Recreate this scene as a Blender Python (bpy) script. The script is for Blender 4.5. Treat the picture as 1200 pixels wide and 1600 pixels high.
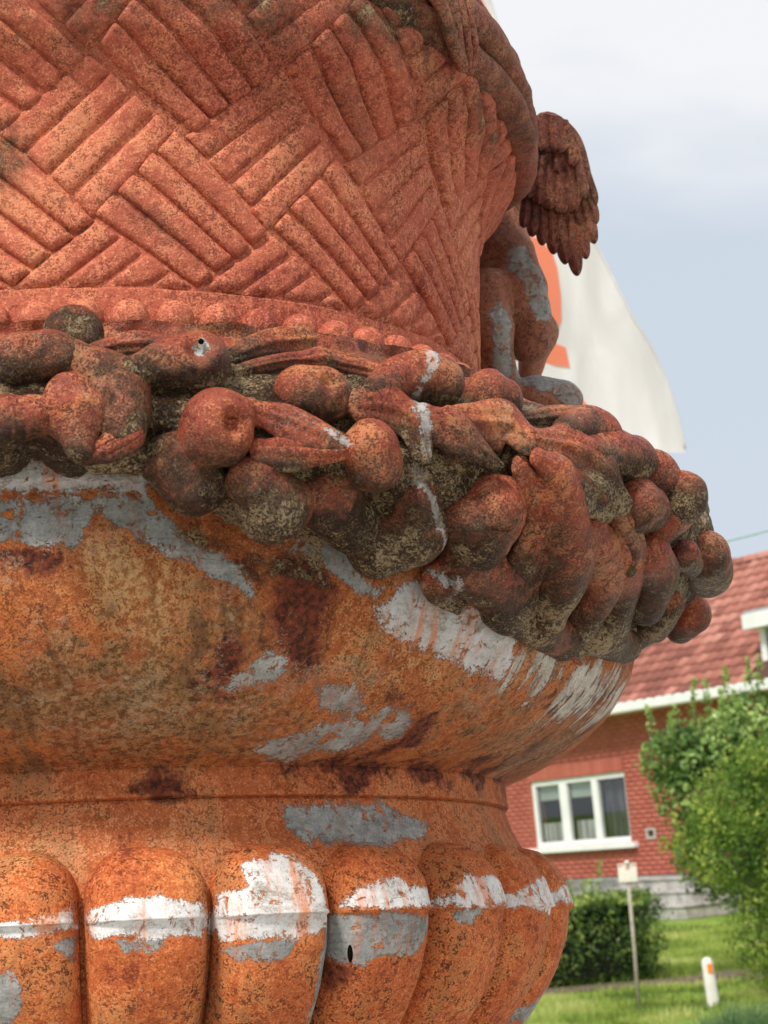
import bpy, math, random
import numpy as np
from mathutils import Vector, Matrix

for o in list(bpy.data.objects):
    bpy.data.objects.remove(o)
SC = bpy.context.scene
COL = SC.collection
rad = math.radians

# ------------------------------------------------------------ camera
cam_d = bpy.data.cameras.new('camera')
cam = bpy.data.objects.new('camera', cam_d)
COL.objects.link(cam)
SC.camera = cam
cam_d.sensor_fit = 'VERTICAL'
cam_d.sensor_height = 36.0
cam_d.sensor_width = 27.0
cam_d.lens = 71.3
cam_d.clip_start = 0.1
cam_d.clip_end = 3000
TH, RHO = 0.155, 0.094
ct, st, cr, sr = math.cos(TH), math.sin(TH), math.cos(RHO), math.sin(RHO)
r0, u0, f0 = Vector((1, 0, 0)), Vector((0, -st, ct)), Vector((0, ct, st))
rt, up = cr*r0 - sr*u0, sr*r0 + cr*u0
cm = Matrix((rt, up, -f0)).transposed().to_4x4()
cm.translation = Vector((0, 0, 1.6))
cam.matrix_world = cm
cam_d.dof.use_dof = True
cam_d.dof.focus_distance = 2.12
cam_d.dof.aperture_fstop = 15.5

# ------------------------------------------------------------ world and sun
W = bpy.data.worlds.new('World')
SC.world = W
W.use_nodes = True
nt = W.node_tree
nt.nodes.clear()
def wn(t, **k):
    n = nt.nodes.new(t)
    for a, b in k.items():
        setattr(n, a, b)
    return n
SUN_EL, SUN_AZ = rad(50), rad(207)       # azimuth clockwise from +Y
sky = wn('ShaderNodeTexSky', sky_type='NISHITA', sun_disc=False)
sky.sun_elevation = SUN_EL
sky.sun_rotation = SUN_AZ
sky.dust_density = 2.5
skyk = wn('ShaderNodeVectorMath', operation='SCALE')
skyk.inputs[3].default_value = 0.085
nt.links.new(sky.outputs[0], skyk.inputs[0])
tc = wn('ShaderNodeTexCoord')
mp = wn('ShaderNodeMapping')
mp.inputs['Scale'].default_value = (1.0, 1.0, 2.2)
mp.inputs['Location'].default_value = (0.35, 0.0, 0.12)
nt.links.new(tc.outputs['Generated'], mp.inputs[0])
n1 = wn('ShaderNodeTexNoise')
n1.inputs['Scale'].default_value = 2.6
n1.inputs['Detail'].default_value = 5
n1.inputs['Roughness'].default_value = 0.5
n1.inputs['Distortion'].default_value = 0.3
nt.links.new(mp.outputs[0], n1.inputs[0])
cr1 = wn('ShaderNodeValToRGB')
cr1.color_ramp.elements[0].position = 0.42
cr1.color_ramp.elements[0].color = (0.59, 0.65, 0.73, 1)
cr1.color_ramp.elements[1].position = 0.60
cr1.color_ramp.elements[1].color = (0.88, 0.88, 0.89, 1)
e = cr1.color_ramp.elements.new(0.5)
e.color = (0.68, 0.72, 0.78, 1)
sx = wn('ShaderNodeSeparateXYZ')
nt.links.new(tc.outputs['Generated'], sx.inputs[0])
hb = wn('ShaderNodeMapRange', interpolation_type='SMOOTHSTEP')      # cloud deck thickens above a paler blue band
hb.inputs[1].default_value = 0.20; hb.inputs[2].default_value = 0.38
hb.inputs[3].default_value = -0.07; hb.inputs[4].default_value = 0.10
nt.links.new(sx.outputs[2], hb.inputs[0])
ad = wn('ShaderNodeMath', operation='ADD')
nt.links.new(n1.outputs[0], ad.inputs[0]); nt.links.new(hb.outputs[0], ad.inputs[1])
nt.links.new(ad.outputs[0], cr1.inputs[0])
mx = wn('ShaderNodeMix', data_type='RGBA')
mx.inputs[0].default_value = 0.86
nt.links.new(skyk.outputs[0], mx.inputs[6])
nt.links.new(cr1.outputs[0], mx.inputs[7])
bg = wn('ShaderNodeBackground')
bg.inputs[1].default_value = 1.0
nt.links.new(mx.outputs[2], bg.inputs[0])
wo = wn('ShaderNodeOutputWorld')
nt.links.new(bg.outputs[0], wo.inputs[0])

sun_d = bpy.data.lights.new('sun', 'SUN')
sun_d.energy = 3.3
sun_d.angle = rad(11)
sun_d.color = (1.0, 0.95, 0.88)
sun = bpy.data.objects.new('sun', sun_d)
COL.objects.link(sun)
sd = Vector((math.sin(SUN_AZ)*math.cos(SUN_EL), math.cos(SUN_AZ)*math.cos(SUN_EL), math.sin(SUN_EL)))
sun.rotation_euler = sd.to_track_quat('Z', 'Y').to_euler()
sun.location = (0, -5, 12)

SC.view_settings.view_transform = 'Standard'
SC.view_settings.look = 'None'
SC.view_settings.exposure = 0.22
SC.view_settings.gamma = 1.0

# ------------------------------------------------------------ helpers
rng = np.random.default_rng(7)
random.seed(7)

def grad_noise(P, scale, seed=0):
    """vectorised 3D gradient noise, about -1..1"""
    p = np.asarray(P, float)*scale + seed*17.31
    i = np.floor(p).astype(np.int64)
    f = p - i
    u = f*f*f*(f*(f*6 - 15) + 10)
    out = 0
    for dx in (0, 1):
        for dy in (0, 1):
            for dz in (0, 1):
                h = ((i[:, 0]+dx)*73856093) ^ ((i[:, 1]+dy)*19349663) ^ ((i[:, 2]+dz)*83492791)
                h = (h ^ (h >> 13))*1274126177
                h = h ^ (h >> 16)
                gx = ((h & 1023)/511.5 - 1); gy = (((h >> 10) & 1023)/511.5 - 1); gz = (((h >> 20) & 1023)/511.5 - 1)
                d = gx*(f[:, 0]-dx) + gy*(f[:, 1]-dy) + gz*(f[:, 2]-dz)
                wx = u[:, 0] if dx else 1-u[:, 0]
                wy = u[:, 1] if dy else 1-u[:, 1]
                wz = u[:, 2] if dz else 1-u[:, 2]
                out = out + wx*wy*wz*d
    return out*1.3

def fbm(P, scale, seed=0, octs=3, gain=0.5):
    a, r = 1.0, 0
    for k in range(octs):
        r = r + a*grad_noise(P, scale*2**k, seed+k*3)
        a *= gain
    return r

def mesh_obj(name, verts, faces, mat=None, parent=None, smooth=True, attrs=None):
    me = bpy.data.meshes.new(name)
    verts = np.asarray(verts, float)
    if isinstance(faces, np.ndarray):
        n, k = faces.shape
        me.vertices.add(len(verts)); me.vertices.foreach_set('co', verts.ravel())
        me.loops.add(n*k); me.loops.foreach_set('vertex_index', faces.astype(np.int32).ravel())
        me.polygons.add(n)
        me.polygons.foreach_set('loop_start', np.arange(0, n*k, k, dtype=np.int32))
        me.polygons.foreach_set('loop_total', np.full(n, k, dtype=np.int32))
        me.update(calc_edges=True)
    else:
        me.from_pydata([tuple(v) for v in verts], [], faces)
        me.update()
    if smooth:
        me.polygons.foreach_set('use_smooth', np.ones(len(me.polygons), bool))
    if attrs:
        for k, a in attrs.items():
            at = me.attributes.new(k, 'FLOAT', 'POINT')
            at.data.foreach_set('value', np.asarray(a, np.float32))
    if mat is not None:
        me.materials.append(mat)
    o = bpy.data.objects.new(name, me)
    COL.objects.link(o)
    if parent is not None:
        o.parent = parent
    return o

def empty(name, loc=(0, 0, 0), rot=(0, 0, 0), parent=None):
    o = bpy.data.objects.new(name, None)
    o.empty_display_size = 0.1
    o.location = loc
    o.rotation_euler = rot
    COL.objects.link(o)
    if parent is not None:
        o.parent = parent
    return o

def tag(o, label=None, cat=None, group=None, kind=None):
    if label: o['label'] = label
    if cat: o['category'] = cat
    if group: o['group'] = group
    if kind: o['kind'] = kind
    return o

def grid_faces(nu, nv, closed_u=False):
    """vertices index = u*nv + v"""
    uu = np.arange(nu if closed_u else nu-1)
    vv = np.arange(nv-1)
    U, V = np.meshgrid(uu, vv, indexing='ij')
    U2 = (U+1) % nu
    return np.stack([U*nv+V, U2*nv+V, U2*nv+V+1, U*nv+V+1], -1).reshape(-1, 4)

class Boxes:
    """collects boxes and prisms into one mesh"""
    def __init__(s): s.v = []; s.f = []
    def box(s, c, d, R=None):
        n = len(s.v)
        for sx in (-.5, .5):
            for sy in (-.5, .5):
                for sz in (-.5, .5):
                    p = Vector((sx*d[0], sy*d[1], sz*d[2]))
                    if R is not None: p = R @ p
                    s.v.append((c[0]+p[0], c[1]+p[1], c[2]+p[2]))
        for q in ((0, 1, 3, 2), (4, 6, 7, 5), (0, 4, 5, 1), (2, 3, 7, 6), (0, 2, 6, 4), (1, 5, 7, 3)):
            s.f.append(tuple(n+i for i in q))
        return s
    def tube(s, pts, r, n=8):
        pts = [Vector(p) for p in pts]
        k = len(s.v)
        for i, p in enumerate(pts):
            t = (pts[min(i+1, len(pts)-1)] - pts[max(i-1, 0)]).normalized()
            a = t.orthogonal().normalized() if i == 0 else (a - t*a.dot(t)).normalized()
            b = t.cross(a)
            rr = r[i] if isinstance(r, (list, tuple)) else r
            for j in range(n):
                w = 2*math.pi*j/n
                s.v.append(tuple(p + a*rr*math.cos(w) + b*rr*math.sin(w)))
        for i in range(len(pts)-1):
            for j in range(n):
                s.f.append((k+i*n+j, k+i*n+(j+1) % n, k+(i+1)*n+(j+1) % n, k+(i+1)*n+j))
        s.f.append(tuple(k+j for j in range(n))[::-1])
        s.f.append(tuple(k+(len(pts)-1)*n+j for j in range(n)))
        return s
    def build(s, name, mat, parent=None, smooth=False, bevel=0):
        o = mesh_obj(name, np.array(s.v), s.f, mat, parent, smooth)
        if bevel:
            m = o.modifiers.new('bevel', 'BEVEL'); m.width = bevel; m.segments = 2; m.limit_method = 'ANGLE'
        return o

# ------------------------------------------------------------ node helpers
class NT:
    def __init__(s, name):
        s.m = bpy.data.materials.new(name); s.m.use_nodes = True
        s.t = s.m.node_tree; s.t.nodes.clear()
    def n(s, typ, **k):
        x = s.t.nodes.new(typ)
        for a, b in k.items(): setattr(x, a, b)
        return x
    def set(s, sock, v):
        if hasattr(v, 'is_linked') or isinstance(v, bpy.types.NodeSocket): s.t.links.new(v, sock)
        else: sock.default_value = v
    def noise(s, vec, scale, detail=4, rough=.55, dist=0, out=0):
        x = s.n('ShaderNodeTexNoise')
        s.set(x.inputs['Vector'], vec)
        x.inputs['Scale'].default_value = scale; x.inputs['Detail'].default_value = detail
        x.inputs['Roughness'].default_value = rough; x.inputs['Distortion'].default_value = dist
        return x.outputs[out]
    def voro(s, vec, scale, feat='F1', out=0, rnd=1.0):
        x = s.n('ShaderNodeTexVoronoi', feature=feat)
        s.set(x.inputs['Vector'], vec); x.inputs['Scale'].default_value = scale
        x.inputs['Randomness'].default_value = rnd
        return x.outputs[out]
    def math(s, op, a, b=0.0, c=None, clamp=False):
        x = s.n('ShaderNodeMath', operation=op, use_clamp=clamp)
        s.set(x.inputs[0], a); s.set(x.inputs[1], b)
        if c is not None: s.set(x.inputs[2], c)
        return x.outputs[0]
    def ramp(s, fac, stops, interp='LINEAR'):
        x = s.n('ShaderNodeValToRGB'); cr = x.color_ramp; cr.interpolation = interp
        while len(cr.elements) < len(stops): cr.elements.new(.5)
        for e_, (p, c) in zip(cr.elements, stops):
            e_.position = p
            e_.color = (c, c, c, 1) if not isinstance(c, (tuple, list)) else (*c[:3], 1)
        s.set(x.inputs[0], fac)
        return x.outputs[0]
    def step(s, fac, a, b):
        x = s.n('ShaderNodeMapRange', interpolation_type='SMOOTHSTEP')
        s.set(x.inputs[0], fac); x.inputs[1].default_value = a; x.inputs[2].default_value = b
        return x.outputs[0]
    def mix(s, fac, a, b, mode='MIX'):
        x = s.n('ShaderNodeMix', data_type='RGBA', blend_type=mode)
        s.set(x.inputs[0], fac)
        for k, v in ((6, a), (7, b)):
            if isinstance(v, (tuple, list)): v = (*v[:3], 1)
            s.set(x.inputs[k], v)
        return x.outputs[2]
    def attr(s, name, typ='GEOMETRY'):
        x = s.n('ShaderNodeAttribute', attribute_type=typ, attribute_name=name)
        return x.outputs['Fac']
    def coord(s, out='Object'):
        return s.n('ShaderNodeTexCoord').outputs[out]
    def mapv(s, vec, scale=(1, 1, 1), loc=(0, 0, 0), rot=(0, 0, 0)):
        x = s.n('ShaderNodeMapping'); s.set(x.inputs[0], vec)
        x.inputs['Scale'].default_value = scale; x.inputs['Location'].default_value = loc; x.inputs['Rotation'].default_value = rot
        return x.outputs[0]
    def bump(s, h, strength=1.0, dist=.001, normal=None):
        x = s.n('ShaderNodeBump'); s.set(x.inputs['Height'], h)
        x.inputs['Strength'].default_value = strength; x.inputs['Distance'].default_value = dist
        if normal is not None: s.set(x.inputs['Normal'], normal)
        return x.outputs[0]
    def bsdf(s, color, rough=.8, normal=None, metallic=0, spec=.3, alpha=None, trans=None):
        x = s.n('ShaderNodeBsdfPrincipled')
        s.set(x.inputs['Base Color'], (*color[:3], 1) if isinstance(color, (tuple, list)) else color)
        s.set(x.inputs['Roughness'], rough); x.inputs['Metallic'].default_value = metallic
        s.set(x.inputs['Specular IOR Level'], spec)
        if normal is not None: s.set(x.inputs['Normal'], normal)
        o = s.n('ShaderNodeOutputMaterial'); s.t.links.new(x.outputs[0], o.inputs[0])
        s.b = x; s.o = o
        return s.m

# ------------------------------------------------------------ the urn's weathered paint and rust
def rust_material(name, lo, mid, hi, ochre, dark=(.05, .018, .01), pit=.5, speck=.5, crust_shade=0.0,
                  blot=7.0, fine=1.0, bump=1.0, streak=0.0, pale=0.0, film_=.0, runs=.5, rgh=.75, oam=.75, wk=1.0):
    """lo/mid/hi: dark, main and bright rust; ochre: yellow bloom; crust: level of dark lichen, and of any shadow painted with it"""
    s = NT(name)
    co = s.coord()
    uvn = s.n('ShaderNodeUVMap').outputs[0]
    big = s.noise(co, blot, 3, .55)
    med = s.noise(co, 30, 5, .65, .4)
    sm = s.noise(co, 130*fine, 4, .7, .3)
    gr = s.noise(co, 430*fine, 3, .8)
    run = s.noise(s.mapv(uvn, (13, 2.4, 1)), 1.0, 5, .62, .5)        # broad stains that ran down
    v = s.math('MULTIPLY_ADD', big, .34-.18*runs, s.math('MULTIPLY_ADD', run, .02+.26*runs, s.math('MULTIPLY_ADD', med, .26, s.math('MULTIPLY_ADD', sm, .24, s.math('MULTIPLY', gr, .30)))))
    v = s.math('MULTIPLY_ADD', s.math('SUBTRACT', v, .58), 1.0+.25*runs, s.math('MULTIPLY_ADD', s.math('SUBTRACT', run, .5), .35*runs, .5))
    base = s.ramp(v, [(.41, lo), (.47, mid), (.52, mid), (.585, hi)])
    och = s.step(s.math('ADD', s.math('ADD', s.math('MULTIPLY_ADD', run, .4, s.math('MULTIPLY', big, .6)), s.math('MULTIPLY', s.attr('ochre'), .10)),
                        s.math('ADD', s.math('MULTIPLY', s.math('SUBTRACT', gr, .5), 1.0), s.math('MULTIPLY', s.math('SUBTRACT', med, .5), .6))), .50, .72)
    base = s.mix(s.math('MULTIPLY', och, oam), base, ochre)
    fr = s.step(s.math('ADD', gr, s.math('MULTIPLY', s.math('SUBTRACT', sm, .5), .6)), .56, .68)
    base = s.mix(s.math('MULTIPLY', fr, speck), base, tuple(min(1, c*1.25+.10) for c in ochre))
    pn = s.math('MULTIPLY', s.step(s.math('MULTIPLY_ADD', gr, .5, s.math('MULTIPLY', sm, .5)), .475, .42), s.step(s.math('MULTIPLY_ADD', med, .5, s.math('MULTIPLY', run, .5)), .42, .58))
    base = s.mix(s.math('MULTIPLY', pn, pit), base, dark)
    # golden bloom and olive-brown film in their own patches
    gb = s.step(s.math('ADD', s.attr('ochre'), s.math('ADD', s.math('MULTIPLY', s.math('SUBTRACT', gr, .5), 1.4), s.math('MULTIPLY', s.math('SUBTRACT', med, .5), 2.0))), .35, .85)
    base = s.mix(s.math('MULTIPLY', gb, .65), base, s.ramp(sm, [(.42, (.48, .20, .06)), (.58, (.70, .44, .20))]))
    ol = s.step(s.math('ADD', s.attr('olive'), s.math('ADD', s.math('MULTIPLY', s.math('SUBTRACT', gr, .5), 1.6), s.math('MULTIPLY', s.math('SUBTRACT', med, .5), 1.8))), .30, .85)
    base = s.mix(s.math('MULTIPLY', ol, .72), base, s.ramp(sm, [(.42, (.11, .060, .024)), (.52, (.22, .125, .050)), (.60, (.34, .24, .13))]))
    # dark brown scale and runs
    fl = s.step(s.math('ADD', s.math('MULTIPLY_ADD', run, .7, s.math('MULTIPLY', med, .3)), s.math('MULTIPLY', s.math('SUBTRACT', sm, .5), .5)), .53, .62)
    base = s.mix(s.math('MULTIPLY', fl, pit*.8*runs), base, tuple(c*.6 for c in lo))
    mr = s.step(s.math('ADD', s.attr('maroon'), s.math('MULTIPLY', s.math('SUBTRACT', med, .5), 1.5)), .30, .62)
    base = s.mix(s.math('MULTIPLY', mr, .95), base, s.ramp(sm, [(.4, (.05, .012, .008)), (.62, (.20, .040, .018))]))
    height = s.math('SUBTRACT', s.math('MULTIPLY_ADD', sm, .8, s.math('MULTIPLY', gr, .5)), s.math('MULTIPLY', pn, .35))
    rough = rgh
    # lichen, and the garland's shadow painted on the bowl
    cn = s.noise(co, 60, 7, .8, .6)
    cb = s.noise(co, 14, 3, .6, .3)
    ca = s.math('ADD', s.math('ADD', s.attr('crust_shade'), s.math('MULTIPLY_ADD', s.math('SUBTRACT', cn, .5), 1.6, s.math('MULTIPLY', s.math('SUBTRACT', gr, .5), .8))),
                s.math('MULTIPLY_ADD', s.math('SUBTRACT', cb, .5), 1.7, crust_shade - .5))
    cm_ = s.step(ca, .34, .74)
    wrm = s.noise(co, 190, 5, .75, 1.6)
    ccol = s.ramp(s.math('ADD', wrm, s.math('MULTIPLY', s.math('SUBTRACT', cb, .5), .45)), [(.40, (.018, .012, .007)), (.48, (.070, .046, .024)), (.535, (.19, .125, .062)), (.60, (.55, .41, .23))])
    if pale > 0:
        pm = s.step(s.math('ADD', s.noise(co, 16, 5, .65, .4), s.math('MULTIPLY', s.math('SUBTRACT', wrm, .5), .8)), .58, .66)
        base = s.mix(s.math('MULTIPLY', pm, pale), base, s.ramp(wrm, [(.4, (.20, .15, .09)), (.6, (.60, .50, .36))]))
    # paint left on: grey undercoat and white top coat
    ed = s.math('MULTIPLY_ADD', s.math('SUBTRACT', s.noise(co, 30, 8, .76, .6), .5), 1.7,
                s.math('MULTIPLY', s.math('SUBTRACT', gr, .5), .7))
    g = s.step(s.math('ADD', s.attr('grey'), ed), .44, .56)
    w = s.step(s.math('ADD', s.attr('white'), ed), .44, .56)
    stn = s.noise(s.mapv(uvn, (40, 6, 1)), 1.0, 6, .7, .3)
    dr = s.step(s.math('ADD', s.math('SUBTRACT', s.attr('drip'), .40), s.math('MULTIPLY_ADD', s.math('SUBTRACT', stn, .5), 4.0,
                s.math('MULTIPLY', ed, .8))), .48, .60)
    brush = s.noise(s.mapv(uvn, (26, 300, 1)), 1.0, 3, .6, .8)
    pm_ = s.math('MULTIPLY_ADD', brush, .12, s.math('MULTIPLY_ADD', med, .40, s.math('MULTIPLY_ADD', gr, .28, s.math('MULTIPLY', sm, .20))))
    gcol = s.ramp(pm_, [(.42, (.15, .15, .14)), (.49, (.26, .265, .25)), (.53, (.31, .31, .295)), (.60, (.44, .43, .40))])
    wcol = s.ramp(pm_, [(q_, tuple(c*wk for c in k_)) for q_, k_ in ((.42, (.34, .31, .27)), (.48, (.60, .57, .54)), (.53, (.71, .70, .68)), (.60, (.80, .79, .79)))])
    dcol = s.ramp(pm_, [(.43, (.26, .22, .17)), (.52, (.44, .40, .34)), (.60, (.60, .57, .50))])
    if streak > 0:
        sk = s.step(s.noise(s.mapv(uvn, (50, 4, 1)), 1.0, 4, .65, .2), .5, .72)
        base = s.mix(s.math('MULTIPLY', sk, streak), base, tuple(c*.5 for c in lo))
    # a rust halo bleeding round each paint patch
    hal = s.math('MULTIPLY', s.step(s.math('ADD', s.math('MAXIMUM', s.attr('grey'), s.attr('white')), ed), .30, .47), .6)
    base = s.mix(hal, base, tuple(min(1, c*1.1) for c in hi))
    spots = s.step(s.math('ADD', cn, s.math('MULTIPLY', s.math('SUBTRACT', stn, .5), .25)), .565, .61)
    g2 = s.math('MULTIPLY', g, s.math('SUBTRACT', 1.0, spots))
    w2 = s.math('MULTIPLY', w, s.math('SUBTRACT', 1.0, spots))
    base = s.mix(dr, base, dcol)
    rustwash = s.math('MULTIPLY', s.step(stn, .50, .64), .7)
    base = s.mix(g2, base, s.mix(s.math('MULTIPLY', rustwash, .5), gcol, mid))
    base = s.mix(w2, base, s.mix(rustwash, wcol, hi))
    pa = s.math('MAXIMUM', s.math('MAXIMUM', g2, w2), dr)
    height = s.mix(pa, height, s.math('ADD', s.math('MULTIPLY', brush, .10), s.math('MULTIPLY_ADD', gr, .05, .95)))
    cmp_ = s.math('MULTIPLY', cm_, s.math('SUBTRACT', 1.0, s.math('MULTIPLY', pa, .35)))
    film = s.step(ca, -.30, .42)
    base = s.mix(s.math('MULTIPLY', s.math('MULTIPLY', film, s.math('SUBTRACT', 1.0, s.math('MULTIPLY', pa, .7))), film_), base,
                 s.ramp(s.math('MULTIPLY_ADD', gr, .6, s.math('MULTIPLY', med, .4)), [(.42, (.042, .020, .012)), (.50, (.120, .054, .028)), (.58, (.28, .145, .075))]))
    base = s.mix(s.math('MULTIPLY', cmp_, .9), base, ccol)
    height = s.mix(s.math('MULTIPLY', cmp_, .8), height, s.math('MULTIPLY_ADD', wrm, 3.2, 0.0))
    r2 = s.mix(pa, (rough,)*3, (.6,)*3)
    nb = s.bump(height, 1.0*bump, .0022)
    return s.bsdf(base, r2, nb, spec=.25)

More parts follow.
